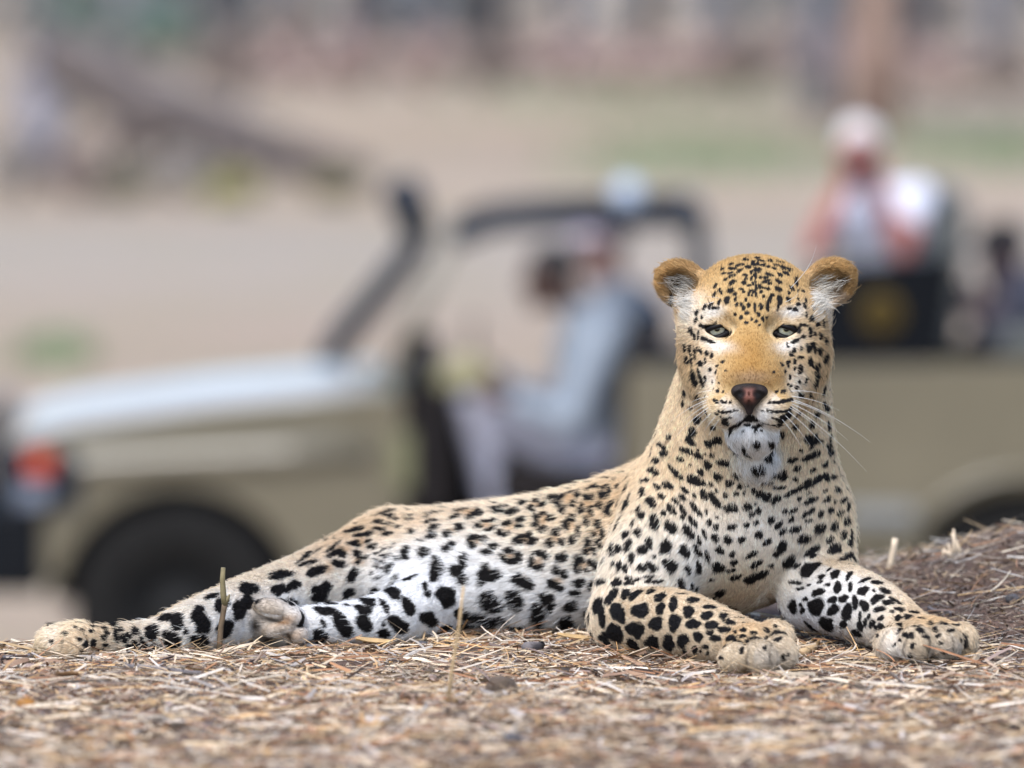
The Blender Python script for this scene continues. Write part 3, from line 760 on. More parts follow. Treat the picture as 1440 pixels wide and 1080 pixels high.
ROSETTES = {(680, 640, 6.545): [(395,770,36,44),(550,600,40,60),(250,650,60,40),(790,400,70,60),(240,930,40,30),(505,980,44,44),(800,640,44,60),(960,450,40,30),(960,570,30,40),
                                (1060,680,26,60),(975,850,36,40),(920,1010,50,40),(660,770,50,36),(480,460,50,24),(1150,500,20,50),(1090,400,40,40)],
            (520, 690, 7.2): [(1080,510,50,40),(840,415,50,26),(1000,225,90,30),(1190,820,50,50),(1180,350,60,30)],
            (560, 770, 4.8): [(850,240,30,40),(1070,235,34,30)], (360, 710, 6.0): [(720,380,60,30),(600,540,50,40),(880,320,50,40),(860,470,50,40)]}
# broad soft fields of base colour: x, y, half width, half height, turn, colour, strength
NOSEGOLD, EARDARK, CREASE_DARK, DUSTY = (0.36, 0.19, 0.05), (0.045, 0.030, 0.022), (0.035, 0.026, 0.020), (0.50, 0.41, 0.30)
FIELDS = [
    (640, 806, 190, 100, 0, WHITE, 0.95), (790, 850, 90, 60, 0, WHITE, 0.9), (480, 870, 110, 46, 0, WHITE, 0.85), (340, 870, 110, 44, -15, WHITE, 0.85),
    (560, 735, 120, 26, -8, TAN, 0.55), (470, 760, 70, 20, -35, TAN, 0.5), (800, 735, 110, 40, -12, CREAM, 0.7), (860, 690, 50, 30, -25, TAN, 0.7),
    (925, 790, 60, 60, 0, WHITE, 0.45), (1060, 770, 90, 70, 0, WHITE, 0.55), (1140, 865, 60, 50, 0, WHITE, 0.95), (1200, 840, 40, 50, 0, WHITE, 0.5),
    (985, 800, 30, 50, 0, WHITE, 0.7), (1030, 830, 60, 30, -20, CREAM, 0.8),
    (115, 897, 60, 24, 0, (0.62, 0.47, 0.31), 0.45), (72, 893, 16, 22, 0, WHITE, 0.25), (1075, 908, 38, 30, 0, DUSTY, 0.8), (1090, 930, 30, 16, 0, (0.52,0.46,0.39), 0.8), (1330, 905, 50, 32, 0, DUSTY, 0.8), (1320, 922, 60, 12, 0, (0.56,0.5,0.43), 0.8), (1258, 912, 24, 20, 0, WHITE, 0.5),
    (1284, 880, 30, 12, 25, DUSTY, 0.4),
    (1083, 906, 1.6, 15, -12, CREASE_DARK, 0.8), (1082, 926, 1.6, 11, 0, CREASE_DARK, 0.75), (1050, 926, 1.6, 11, 8, CREASE_DARK, 0.75), (1271, 912, 1.6, 14, 4, CREASE_DARK, 0.75), (1307, 907, 1.8, 19, 0, CREASE_DARK, 0.8), (1340, 905, 1.6, 15, -4, CREASE_DARK, 0.75),  # creases between the toes darkened in the colour
    (1243, 895, 1.5, 12, 30, CREASE_DARK, 0.6), (88, 904, 1.5, 12, 10, CREASE_DARK, 0.7),
    (386, 876, 40, 28, 0, (0.40, 0.32, 0.24), 0.9), (347, 882, 11, 20, 0, WHITE, 0.6), (359, 880, 8, 15, 0, CREASE_DARK, 1.0), (376, 901, 17, 8, 0, CREASE_DARK, 1.0), (386, 873, 24, 2.6, 12, CREASE_DARK, 0.95), (404, 892, 10, 2.4, 30, CREASE_DARK, 0.8), (404, 873, 14, 5, -30, (0.40, 0.22, 0.1), 0.6), (417, 893, 10, 8, 0, (0.4, 0.25, 0.15), 0.5),  # upturned sole: shade of its hollow and creases painted into the colour
    # face
    (1066, 400, 75, 45, 0, (0.56, 0.39, 0.185), 0.8), (1056, 503, 28, 46, 0, NOSEGOLD, 0.95), (1032, 538, 20, 20, 0, NOSEGOLD, 0.6), (1090, 536, 22, 26, 0, NOSEGOLD, 0.75),
    (1056, 531, 28, 9, 0, (0.38, 0.25, 0.15), 0.7), (1022, 560, 22, 16, 0, (0.66, 0.45, 0.2), 0.8), (1094, 562, 22, 16, 0, (0.66, 0.45, 0.2), 0.8),
    (1042, 588, 14, 15, -20, WHITE, 0.95), (1070, 588, 14, 15, 20, WHITE, 0.95),
    (1000, 439, 17, 9, 0, WHITE, 0.75), (1115, 439, 17, 9, 0, WHITE, 0.75), (1008, 486, 22, 8, 10, WHITE, 0.65), (1108, 486, 22, 8, -10, WHITE, 0.65),
    (1032, 463, 7, 14, 0, (0.72, 0.56, 0.34), 0.9), (1086, 463, 7, 14, 0, (0.72, 0.56, 0.34), 0.9),
    (997, 530, 14, 22, 0, WHITE, 0.45), (1122, 538, 13, 24, 0, WHITE, 0.45), (1060, 615, 40, 22, 0, WHITE, 1.0), (1063, 656, 24, 20, 0, WHITE, 0.95),
    (1025, 650, 30, 40, 20, CREAM, 0.6), (960, 455, 16, 30, 0, CREAM, 0.8), (966, 432, 11, 20, 20, WHITE, 0.5), (1160, 432, 12, 18, -20, WHITE, 0.55),
    (955, 396, 17, 13, 25, EARDARK, 0.9), (1183, 398, 15, 13, -25, EARDARK, 0.9), (963, 415, 10, 10, 0, EARDARK, 0.6), (1172, 415, 12, 10, 0, EARDARK, 0.6),
    (1054, 556, 20, 14, 0, (0.02, 0.015, 0.014), 1.0), (1075, 620, 45, 40, 0, (0.66, 0.50, 0.35), 0.0),  # nostril dark painted on the skin behind the nose leather
]

VIEW_R = np.array([1.0, 0, 0])
VIEW_U = np.array([0.0, _sp, _cp])
VIEW_F = np.array([0.0, _cp, -_sp])
body_me = bpy.data.meshes.new('body')
body_me.from_pydata(BV.tolist(), [], BQ.tolist())
body_me.update()
BN = np.zeros(len(BV) * 3, np.float32)
body_me.vertices.foreach_get('normal', BN)
BN = BN.reshape(-1, 3).astype(np.float64)
bvh = BVHTree.FromPolygons(BV.tolist(), BQ.tolist())
rng = np.random.default_rng(7)


def skin_point(px, py):
    d = at(px, py, 0.0) - CAM_P
    hit, n, i, dist = bvh.ray_cast(Vector(CAM_P), Vector(d / np.linalg.norm(d)))
    if hit is None:
        return None
    n = BN[BQ[i]].mean(0)
    return np.array(hit), n / np.linalg.norm(n)


def mark(c, n, a, b, ang):
    f = -n.dot(VIEW_F)
    if f < 0.42:                                     # at the outline keep the mark from smearing away over the edge
        n = n - VIEW_F * (0.42 - f)
        n /= np.linalg.norm(n)
    return c, n, a, b, math.cos(R(ang)), math.sin(R(ang))


MARKS, PATCHES = [], []
for (x0, y0, sc), lst in SPOTS.items():
    for cx, cy, a, b, ang in lst:
        px, py = x0 + cx / sc, y0 + cy / sc
        h = skin_point(px, py)
        if h is None:
            h = skin_point(px + (6 if px < 1060 else -6), py + 4)
        if h is not None:
            s = (h[0][1] + CAM_D) / F_PX
            e_ = 4.5 if sc > 7 and y0 < 600 and x0 > 900 else 3.0
            MARKS.append(mark(h[0], h[1], (a * 1.06 + e_) / sc * s, (b * 1.06 + e_) / sc * s, ang))
for cx, cy, a, b, ang, colr, st in FIELDS:
    h = skin_point(cx, cy)
    if h is not None:
        s = (h[0][1] + CAM_D) / F_PX
        PATCHES.append((mark(h[0], h[1], a * s, b * s, ang), np.array(colr), st))
for (x0, y0, sc), lst in ROSETTES.items():
    for cx, cy, a, b in lst:
        h = skin_point(x0 + cx / sc, y0 + cy / sc)
        if h is not None:
            s = (h[0][1] + CAM_D) / F_PX / sc
            PATCHES.append((mark(h[0], h[1], a * s, b * s, 0), np.array((0.62, 0.41, 0.22)), 0.75))
# the far side carries the same sort of spots
_far = rng.permutation(len(BV))
_taken = []
for i in _far[:9000]:
    p, n = BV[i], BN[i]
    hu, hv, hw = (p - HC) @ HM.T / PXM
    if p[2] < 0.02 or (hv > -60 and abs(hu) < 160):
        continue
    d = p + n * 0.004 - CAM_P
    L = np.linalg.norm(d)
    hit = bvh.ray_cast(Vector(CAM_P), Vector(d / L), L - 0.006)
    if n.dot(VIEW_F) < 0.10 and hit[0] is None:
        continue
    if _taken and np.min(np.sum((np.array(_taken) - p) ** 2, 1)) < 0.024 ** 2:
        continue
    _taken.append(p)
    r = rng.uniform(0.006, 0.010)
    MARKS.append((p, n, r * rng.uniform(0.8, 1.3), r, 1.0, 0.0))


def q_of(P, m):
    c, n, a, b, ca, sa = m
    d = P - c
    dn = d @ n
    t = d - dn[:, None] * n
    if abs(n.dot(VIEW_F)) > 0.4:
        u, v = t @ VIEW_R, -(t @ VIEW_U)
        near = np.abs(dn) < 0.018 + 0.5 * max(a, b)
    else:
        e1 = np.cross(n, [0.3, 0.2, 1.0])
        e1 /= np.linalg.norm(e1)
        u, v = t @ e1, t @ np.cross(n, e1)
        near = np.abs(dn) < 0.02
    q = ((u * ca + v * sa) / a) ** 2 + ((-u * sa + v * ca) / b) ** 2
    w = c[0] * 900 + c[2] * 700                      # each spot has an edge of its own
    th = np.arctan2(-u * sa + v * ca, u * ca + v * sa)
    q = q * (1 + 0.20 * np.sin(2 * th + w) + 0.15 * np.sin(3 * th + w * 1.7) + 0.10 * np.sin(5 * th + w * 2.3)) if max(a, b) < 0.03 else q
    return np.where(near, q, 99.0)


def smooth01(x):
    x = np.clip(x, 0, 1)
    return x * x * (3 - 2 * x)


ATTR = []
for p in BODY:
    if p.sub:
        continue
    ATTR += p.segs if p.kind == 'chain' else [p]


def coat_base(P):
    """Flow of the hair, its length and the ground colour at points on the skin."""
    W = np.zeros(len(P))
    FL, LEN, CO = np.zeros((len(P), 3)), np.zeros(len(P)), np.zeros((len(P), 3))
    for p in ATTR:
        d = p.dist(P[:, 0], P[:, 1], P[:, 2])
        w = np.exp(-np.clip(d, -0.004, 0.2) / 0.008)
        f = p.flow / np.linalg.norm(p.flow)
        W += w
        FL += w[:, None] * f
        LEN += w * p.fl
        CO += w[:, None] * np.array(p.col)
    FL /= np.maximum(np.linalg.norm(FL, axis=1), 1e-6)[:, None]
    return FL, LEN / W, CO / W[:, None]


SPOT = np.array([0.013, 0.011, 0.011])


def coat_colour(P, N, base, jitter):
    """Ground colour, soft fields, then the black spots; jitter makes each hair choose its side of a spot's edge."""
    col = base.copy()
    order = np.argsort(P[:, 0])
    xs_ = P[order, 0]
    for m, c, st in PATCHES:
        r = max(m[2], m[3]) * 2.6
        i0, i1 = np.searchsorted(xs_, [m[0][0] - r, m[0][0] + r])
        ix = order[i0:i1]
        al = st * np.exp(-0.9 * np.minimum(q_of(P[ix], m), 30) ** 1.15) * (N[ix] @ m[1] > -0.1)
        col[ix] = col[ix] * (1 - al)[:, None] + c * al[:, None]
    dark = np.zeros(len(P))
    for m in MARKS:
        r = max(m[2], m[3]) * 2.0
        i0, i1 = np.searchsorted(xs_, [m[0][0] - r, m[0][0] + r])
        ix = order[i0:i1]
        ix = ix[np.abs(P[ix, 2] - m[0][2]) < r + 0.02]
        if len(ix) == 0:
            continue
        q = np.sqrt(q_of(P[ix], m))
        dark[ix] = np.maximum(dark[ix], np.clip((1.13 - q) / 0.26, 0, 1) * (N[ix] @ m[1] > -0.05))
    if jitter:
        dark = (dark > rng.uniform(0.05, 0.95, len(P))).astype(float)
    else:
        dark = smooth01(dark)
    return col, dark


vf, vl, vc = coat_base(BV)
c0, dk = coat_colour(BV, BN, vc, False)
VCOL = c0 * (1 - dk[:, None]) + SPOT * dk[:, None]
print('spots', len(MARKS), 'verts', len(BV))
# ================================================================== leopard object, fur, eyes, nose, whiskers
leopard = empty('leopard', (0.2, 0.1, 0.0))
LEO_OFF = np.array([0.2, 0.1, 0.0])
tag(leopard, 'spotted leopard lying on the straw mound with its head raised, facing the viewer', 'leopard')
m_skin = mat_pbr('leopard_skin', rough=0.75, attr='Col', spec=0.2)
body_me.polygons.foreach_set('use_smooth', np.ones(len(body_me.polygons), dtype=bool))
_a = body_me.attributes.new('Col', 'FLOAT_COLOR', 'POINT')
_c = np.ones((len(BV), 4), np.float32)
_c[:, :3] = VCOL * 0.9
_a.data.foreach_set('color', _c.ravel())
body_me.materials.append(m_skin)
body = bpy.data.objects.new('body', body_me)
COL.objects.link(body)
body.parent = leopard
body.matrix_parent_inverse = Matrix.Translation(-Vector(LEO_OFF))

# where no fur grows: eye openings, nose leather
BALD = [hell((e[0] - 1.0 * s, e[1] - 2.0, e[2] + 18), (19.5, 9.2, 20), rot=(0, 0, 14 * s)) for e, s in EYES]
NOSE = [hell((0, -77, 146), (21.5, 8, 13), 6), hell((0, -90, 146), (18.5, 13, 16), 6), hcone((0, -92, 150), (0, -112, 149), 12, 5, 8),
        hell((-16.5, -84, 147), (9.5, 9, 12), 5), hell((16.5, -84, 147), (9.5, 9, 12), 5),
        hell((-15, -88, 164), (10, 6, 7), 3, rot=(0, 0, 32), sub=True), hell((15, -88, 164), (10, 6, 7), 3, rot=(0, 0, -32), sub=True),
        hcone((0, -86, 162), (0, -116, 156), 1.2, 1.4, 2.5, sub=True)]
BALD += [p for p in NOSE if not p.sub]

# ---- hairs
tri = np.concatenate([BQ[:, [0, 1, 2]], BQ[:, [0, 2, 3]]])
A, B_, C_ = BV[tri[:, 0]], BV[tri[:, 1]], BV[tri[:, 2]]
cr = np.cross(B_ - A, C_ - A)
area = np.linalg.norm(cr, axis=1) * 0.5
tn = BN[tri].mean(1)
ctr = (A + B_ + C_) / 3
facing = -(tn @ VIEW_F)
dens = np.where(facing > -0.25, 1.0, 0.25)
dens = np.where(ctr[:, 2] < 0.003, 0.1, dens)
hl = (ctr - HC) @ HM.T / PXM
inhead = (np.abs(hl[:, 0]) < 150) & (hl[:, 1] > -215)
dens = np.where(inhead & (facing > -0.25), 1.9, dens)
NH = FUR_COUNT
pr = area * dens
ti = rng.choice(len(tri), NH, p=pr / pr.sum())
r1, r2 = np.sqrt(rng.random(NH)), rng.random(NH)
wa, wb, wc = 1 - r1, r1 * (1 - r2), r1 * r2
ia, ib, ic = tri[ti].T


def mixv(V):
    return V[ia] * wa[:, None] + V[ib] * wb[:, None] + V[ic] * wc[:, None]


P = mixv(BV)
N = mixv(BN)
N /= np.linalg.norm(N, axis=1)[:, None]
FLW = mixv(vf)
LEN = vl[ia] * wa + vl[ib] * wb + vl[ic] * wc
BASE = mixv(vc)
hlp = (P - HC) @ HM.T / PXM                          # head coordinates
keep = P[:, 2] > -0.004
for b in BALD:
    keep &= b.dist(P[:, 0], P[:, 1], P[:, 2]) > 0.0008
P, N, FLW, LEN, BASE, hlp = P[keep], N[keep], FLW[keep], LEN[keep], BASE[keep], hlp[keep]
n = len(P)
T0 = FLW - N * np.sum(FLW * N, 1)[:, None]
PS = P + T0 * (LEN * 0.5)[:, None]
colr, dark = coat_colour(PS, N, BASE, True)
# longer pale hair on the belly crosses its spots
dark = np.where((LEN > 0.011) & (rng.random(n) < 0.10), 0, dark)
colr = colr * (1 - dark[:, None]) + SPOT * dark[:, None]
ph2 = P @ np.array([[310, 120, -70], [150, -260, 190], [210, 170, 330]])
colr *= ((1.0 + 0.07 * np.sin(ph2[:, 0]) * np.sin(ph2[:, 1] + 1.3) + 0.05 * np.sin(ph2[:, 2])) * rng.normal(1.0, np.where(np.abs(hlp[:, 0]) + np.abs(hlp[:, 1] + 60) < 260, 0.24, 0.17), n).clip(0.4, 1.5))[:, None]
# ears: pale tufts grow across the cup from its inner edge
tuft = np.zeros(n, bool)
for s in (-1, 1):
    u, v, w = hlp[:, 0] * s, hlp[:, 1], hlp[:, 2]
    e1 = ((u - 90) / 10) ** 2 + ((v - 36) / 30) ** 2
    e2 = ((u - 99) / 22) ** 2 + ((v - 54) / 18) ** 2
    t = (((e1 < 1) & (rng.random(n) < 0.16)) | ((e2 < 1) & (rng.random(n) < 0.05))) & (w > -30) & (N @ HW > 0.1)
    tuft |= t
    FLW[t] = HU * s * 1.0 + HV * 0.55 + HW * 0.2
    LEN[t] = rng.uniform(0.008, 0.022, t.sum()) * np.clip(0.5 + v[t] / 60, 0.5, 1.1)
    colr[t] = np.array([0.82, 0.78, 0.70]) * rng.uniform(0.55, 1.1, t.sum())[:, None]
LEN = LEN * np.where(rng.random(n) < 0.06, 1.8, 1.0)

T = FLW - N * np.sum(FLW * N, 1)[:, None]
tl = np.linalg.norm(T, axis=1)
T /= np.maximum(tl, 1e-4)[:, None]
S_ = np.cross(N, T)
# clumped sideways sway, the same for neighbouring hairs
ph = P @ np.array([[90, 35], [60, -80], [40, 110]])
sway = 0.22 * np.sin(ph[:, 0]) * np.cos(ph[:, 1]) + rng.normal(0, 0.16, n)
T = T + S_ * sway[:, None]
T /= np.linalg.norm(T, axis=1)[:, None]
L = LEN * rng.uniform(0.55, 1.3, n)
lift = np.clip(rng.normal(0.33, 0.15, n), 0.05, 0.9) + 0.35 * tuft
lift = np.where(tl < 0.25, lift + 0.3, lift)
K = 4
pts = np.zeros((n, K, 3), np.float32)
rad = np.zeros((n, K), np.float32)
for k, t in enumerate(np.linspace(0, 1, K)):
    up = L * lift * (1.5 * t - 0.85 * t * t)
    al = L * t * (1 - 0.08 * t)
    pts[:, k] = P + T * al[:, None] + N * (up - 0.0006)[:, None]
    rad[:, k] = FUR_RADIUS * (1 - 0.80 * t ** 1.6) * np.where(LEN < 0.006, 0.85, 1.0)
hc = bpy.data.hair_curves.new('fur')
hc.add_curves([K] * n)
hc.attributes['position'].data.foreach_set('vector', pts.ravel())
ra = hc.attributes.get('radius') or hc.attributes.new('radius', 'FLOAT', 'POINT')
ra.data.foreach_set('value', rad.ravel())
ca = hc.attributes.new('Col', 'FLOAT_COLOR', 'CURVE')
c4 = np.ones((n, 4), np.float32)
c4[:, :3] = np.clip(colr, 0.004, 0.92)
ca.data.foreach_set('color', c4.ravel())
m_fur = bpy.data.materials.new('leopard_fur')
m_fur.use_nodes = True
nt = m_fur.node_tree
nt.nodes.clear()
o_ = nt.nodes.new('ShaderNodeOutputMaterial')
at_ = nt.nodes.new('ShaderNodeAttribute')
at_.attribute_name = 'Col'
if FUR_HAIR_BSDF:
    b_ = nt.nodes.new('ShaderNodeBsdfHairPrincipled')
    b_.parametrization = 'COLOR'
    b_.inputs['Roughness'].default_value = 0.45
    b_.inputs['Radial Roughness'].default_value = 0.6
    nt.links.new(at_.outputs['Color'], b_.inputs['Color'])
    nt.links.new(b_.outputs[0], o_.inputs['Surface'])
else:
    b_ = nt.nodes.new('ShaderNodeBsdfPrincipled')
    b_.inputs['Roughness'].default_value = 0.55
    b_.inputs['Specular IOR Level'].default_value = 0.25
    nt.links.new(at_.outputs['Color'], b_.inputs['Base Color'])
    tr_ = nt.nodes.new('ShaderNodeBsdfTranslucent')
    nt.links.new(at_.outputs['Color'], tr_.inputs['Color'])
    mx_ = nt.nodes.new('ShaderNodeMixShader')
    mx_.inputs[0].default_value = 0.25
    nt.links.new(b_.outputs[0], mx_.inputs[1])
    nt.links.new(tr_.outputs[0], mx_.inputs[2])
    nt.links.new(mx_.outputs[0], o_.inputs['Surface'])
hc.materials.append(m_fur)
fur = bpy.data.objects.new('fur', hc)
COL.objects.link(fur)
fur.parent = leopard
fur.matrix_parent_inverse = Matrix.Translation(-Vector(LEO_OFF))
print('hairs', n)

# ---- nose leather
lo, hi = H(-45, -130, 175), H(45, -55, 120)
nv, nq = sdf_mesh(NOSE, np.arange(min(lo[0], hi[0]), max(lo[0], hi[0]), 0.0009).astype(np.float32),
                  np.arange(min(lo[1], hi[1]), max(lo[1], hi[1]), 0.0009).astype(np.float32),
                  np.arange(min(lo[2], hi[2]), max(lo[2], hi[2]), 0.0009).astype(np.float32), smooth=1)
q = (nv - HC) @ HM.T / PXM
pink = 0.9 * np.exp(-((q[:, 0]) / 8.5) ** 4 - ((q[:, 1] + 89) / 10) ** 4)
hol = np.zeros(len(nv))  # shade of the nostrils and middle groove, painted into the colour
for p in NOSE:
    if p.sub:
        hol = np.maximum(hol, np.clip(1 - np.abs(p.dist(nv[:, 0], nv[:, 1], nv[:, 2])) / 0.0032, 0, 1) * (p.r[0] > 0.004 if p.kind == 'ell' else 0.4))
hol = np.maximum(hol, np.exp(-(((np.abs(q[:, 0]) - 15) / 8.0) ** 2 + ((q[:, 1] + 89 + 0.35 * (15 - np.abs(q[:, 0]))) / 5.5) ** 2) ** 2))
edge = np.clip((q[:, 1] + 78) / 5, 0, 1)
ncol = np.array([0.022, 0.014, 0.013]) * (1 - pink[:, None]) + np.array([0.23, 0.09, 0.065]) * pink[:, None]
ncol = ncol * (1 - 0.75 * edge[:, None])
ncol = ncol * (1 - 0.9 * hol[:, None]) + np.array([0.004, 0.003, 0.003]) * 0.9 * hol[:, None]
m_nose = mat_pbr('nose_leather', rough=0.55, spec=0.22, attr='Col', bump=0.25, bscale=900)
nose = mesh_obj('nose', nv - LEO_OFF, nq, m_nose, leopard, cols=ncol)
nose['label'] = 'dark nose with pinkish brown middle'

# ---- eyes: ball with iris and pupil, dark lid margin round the opening
m_eye = mat_pbr('eye', rough=0.08, attr='Col', spec=0.5)
m_lid = mat_pbr('lid_skin', (0.006, 0.005, 0.006), rough=0.5, spec=0.15)
for e, s in EYES:
    c = H(e[0], e[1], e[2] - 2.5)
    rb = 19.3 * PXM
    gaze = at(720, 540, -10.9 + 0.1) * 0 + CAM_P + np.array([0, 0, 0.25]) - c
    gaze /= np.linalg.norm(gaze)
    g1 = np.cross(gaze, [0, 0, 1.0])
    g1 /= np.linalg.norm(g1)
    g2 = np.cross(g1, gaze)
    vs, cs, fs = [], [], []
    rings, seg = 60, 64
    for i in range(rings + 1):
        th = math.pi * (i / rings) ** 1.5
        for j in range(seg):
            ph_ = 2 * math.pi * j / seg
            bulge = 1.0 + 0.05 * max(0.0, 1 - (th / 0.62) ** 2)
            vs.append(c - LEO_OFF + rb * bulge * (gaze * math.cos(th) + (g1 * math.cos(ph_) + g2 * math.sin(ph_)) * math.sin(th)))
            rr = rb * math.sin(th) / PXM if th < 1.5 else 99
            if rr < 3.6:
                k = (0.003, 0.003, 0.003)
            elif rr < 10.6:
                t = (rr - 3.6) / 7.0
                f = 0.85 + 0.15 * math.sin(ph_ * 23 + 3 * math.sin(ph_ * 7)) - 0.45 * max(0, t - 0.8) * 5
                k = tuple(x * f for x in ((0.30, 0.29, 0.18) if t < 0.25 else (0.34, 0.36, 0.30)))
            elif rr < 12.0:
                k = (0.03, 0.03, 0.025)
            else:
                k = (0.06, 0.045, 0.04)
            cs.append(k)
    for i in range(rings):
        for j in range(seg):
            fs.append((i * seg + j, i * seg + (j + 1) % seg, (i + 1) * seg + (j + 1) % seg, (i + 1) * seg + j))
    eye = mesh_obj('eye', np.array(vs), fs, m_eye, leopard, cols=np.array(cs))
    # lid margin
    vs, fs = [], []
    M_, W_ = 56, 8
    for i in range(M_):
        a = 2 * math.pi * i / M_
        x, y = 17.2 * math.cos(a), 8.0 * math.sin(a) * (0.86 if math.sin(a) > 0 else 1.05)
        ca_, sa_ = math.cos(R(14 * s)), math.sin(R(14 * s))
        u, v = x * ca_ + y * sa_ - 1.0 * s, -x * sa_ * -1 * -1 + y * ca_ - 2.0
        w = math.sqrt(max(1.0, 20.6 ** 2 - u * u - v * v)) - 2.0
        inner = math.cos(a) * s < -0.7
        tr = 3.2 + (1.6 if inner else 0.0) + (1.0 if math.sin(a) < 0 else 0.3)
        base = H(e[0] + u, e[1] + v, e[2] + w)
        rad_dir = HU * math.cos(a) + HV * math.sin(a)
        for j in range(W_):
            b = 2 * math.pi * j / W_
            vs.append(base - LEO_OFF + (rad_dir * math.cos(b) + HW * math.sin(b)) * tr * PXM)
    for i in range(M_):
        for j in range(W_):
            fs.append((i * W_ + j, ((i + 1) % M_) * W_ + j, ((i + 1) % M_) * W_ + (j + 1) % W_, i * W_ + (j + 1) % W_))
    lid = mesh_obj('eyelid', np.array(vs), fs, m_lid, eye)

# ---- whiskers
m_wh = mat_pbr('whisker', (0.82, 0.82, 0.80), rough=0.35)


def hair_tube(name, pts, r0, mat, parent, off):
    vs, fs = [], []
    m = len(pts)
    for i, p in enumerate(pts):
        t = pts[min(i + 1, m - 1)] - pts[max(i - 1, 0)]
        t = t / np.linalg.norm(t)
        a = np.cross(t, [0.31, 0.83, 0.46])
        a /= np.linalg.norm(a)
        b = np.cross(t, a)
        r = r0 * (1 - 0.85 * i / (m - 1))
        for j in range(4):
            vs.append(p - off + (a * math.cos(j * math.pi / 2) + b * math.sin(j * math.pi / 2)) * r)
    for i in range(m - 1):
        for j in range(4):
            fs.append((i * 4 + j, i * 4 + (j + 1) % 4, (i + 1) * 4 + (j + 1) % 4, (i + 1) * 4 + j))
    return mesh_obj(name, np.array(vs), fs, mat, parent)


WH = []
for s in (-1, 1):
    for (px, py), ln, rise, back in (((1110, 549), 58, 0.10, 0.9), ((1112, 556), 74, -0.08, 0.8), ((1110, 562), 80, -0.25, 0.8), ((1112, 566), 92, -0.42, 0.7),
                                     ((1108, 571), 70, -0.55, 0.7), ((1106, 576), 84, -0.75, 0.6), ((1102, 582), 50, -0.9, 0.5), ((1098, 588), 46, -1.1, 0.5),
                                     ((1114, 560), 120, -0.33, 0.6), ((1110, 568), 130, -0.62, 0.5)):
        WH.append((s, px if s > 0 else 2 * 1056 - px, py, ln * (1.0 if s > 0 else 0.62), rise, back if s > 0 else back * 2.2))
for s, px, py, ln, rise, back in WH:
    h = skin_point(px, py) or skin_point(px - 6 * s, py)
    if h is None:
        continue
    p0 = h[0] - h[1] * 0.002
    d = HU * s + HV * rise - HW * back * 0.5
    d /= np.linalg.norm(d)
    hair_tube('whisker', [p0 + (d * t + (-HV * 0.22 - HW * 0.10) * t * t) * ln * PXM for t in np.linspace(0, 1, 9)], 0.00042, m_wh, leopard, LEO_OFF)
for a_, b_, ln in (((1112, 405), (1148, 345), 1.0), ((1104, 425), (1122, 407), 1.0), ((1012, 420), (985, 416), 1.0), ((1004, 424), (972, 430), 1.0)):
    h = skin_point(*a_)
    tip = at(b_[0], b_[1], h[0][1] - 0.03)
    hair_tube('whisker', [h[0] * (1 - t) + tip * t + np.array([0.006, 0, 0]) * math.sin(math.pi * t) for t in np.linspace(0, 1, 8)], 0.00034, m_wh, leopard, LEO_OFF)
# ================================================================== open safari pickup on the plain behind
TX, TY, TZ = 0.30, 21.95, PLAIN_Z + float(ground_z(0.3, 21.95) - PLAIN_Z)
TRUCK = empty('safari_pickup', (TX, TY, TZ))
tag(TRUCK, 'khaki open safari pickup with snorkel and raised seats, parked on the plain', 'pickup')
NEAR = -0.85                                         # near side of the body, in the truck's own y


def bx(px):
    return (px - 720) / 375.0 - TX


def bz(py):
    return (1012 - py) / 375.0


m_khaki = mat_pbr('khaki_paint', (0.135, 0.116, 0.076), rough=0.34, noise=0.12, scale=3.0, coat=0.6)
m_bonnet = mat_pbr('bonnet_sky_sheen_paint', (0.44, 0.43, 0.405), rough=0.35, coat=0.6, color2=(0.37, 0.355, 0.32), scale=2.0)  # khaki bonnet; the sky's reflection is painted in as a pale base colour
m_black = mat_pbr('black_plastic', (0.006, 0.007, 0.009), rough=0.6, spec=0.1, noise=0.2, scale=8)
m_navy = mat_pbr('dark_steel', (0.009, 0.013, 0.022), rough=0.4, spec=0.3)
m_rubber = mat_pbr('tyre_rubber', (0.014, 0.0135, 0.013), rough=0.95, spec=0.12, noise=0.3, scale=14, bump=0.3, bscale=40)
m_rim = mat_pbr('rim_paint', (0.016, 0.016, 0.016), rough=0.8, spec=0.2)
m_canvas = mat_pbr('black_canvas', (0.006, 0.007, 0.009), rough=0.9, spec=0.08, noise=0.3, scale=20)
m_seat = mat_pbr('grey_green_seat', (0.085, 0.09, 0.085), rough=0.8, noise=0.15, scale=12)
m_orange = mat_pbr('orange_lens', (0.50, 0.055, 0.010), rough=0.2, coat=0.2)
m_lens = mat_pbr('clear_lens', (0.18, 0.21, 0.27), rough=0.1, coat=0.8)
m_gold = mat_pbr('gold_print', (0.085, 0.058, 0.016), rough=0.7, spec=0.1)
m_inside = mat_pbr('cab_trim', (0.018, 0.015, 0.015), rough=0.85, spec=0.15, noise=0.2, scale=9)
m_olive = mat_pbr('olive_canvas', (0.16, 0.155, 0.085), rough=0.85, noise=0.2, scale=12)
m_cloth = mat_pbr('pale_blue_cloth', (0.42, 0.48, 0.58), rough=0.9, noise=0.15, scale=15)


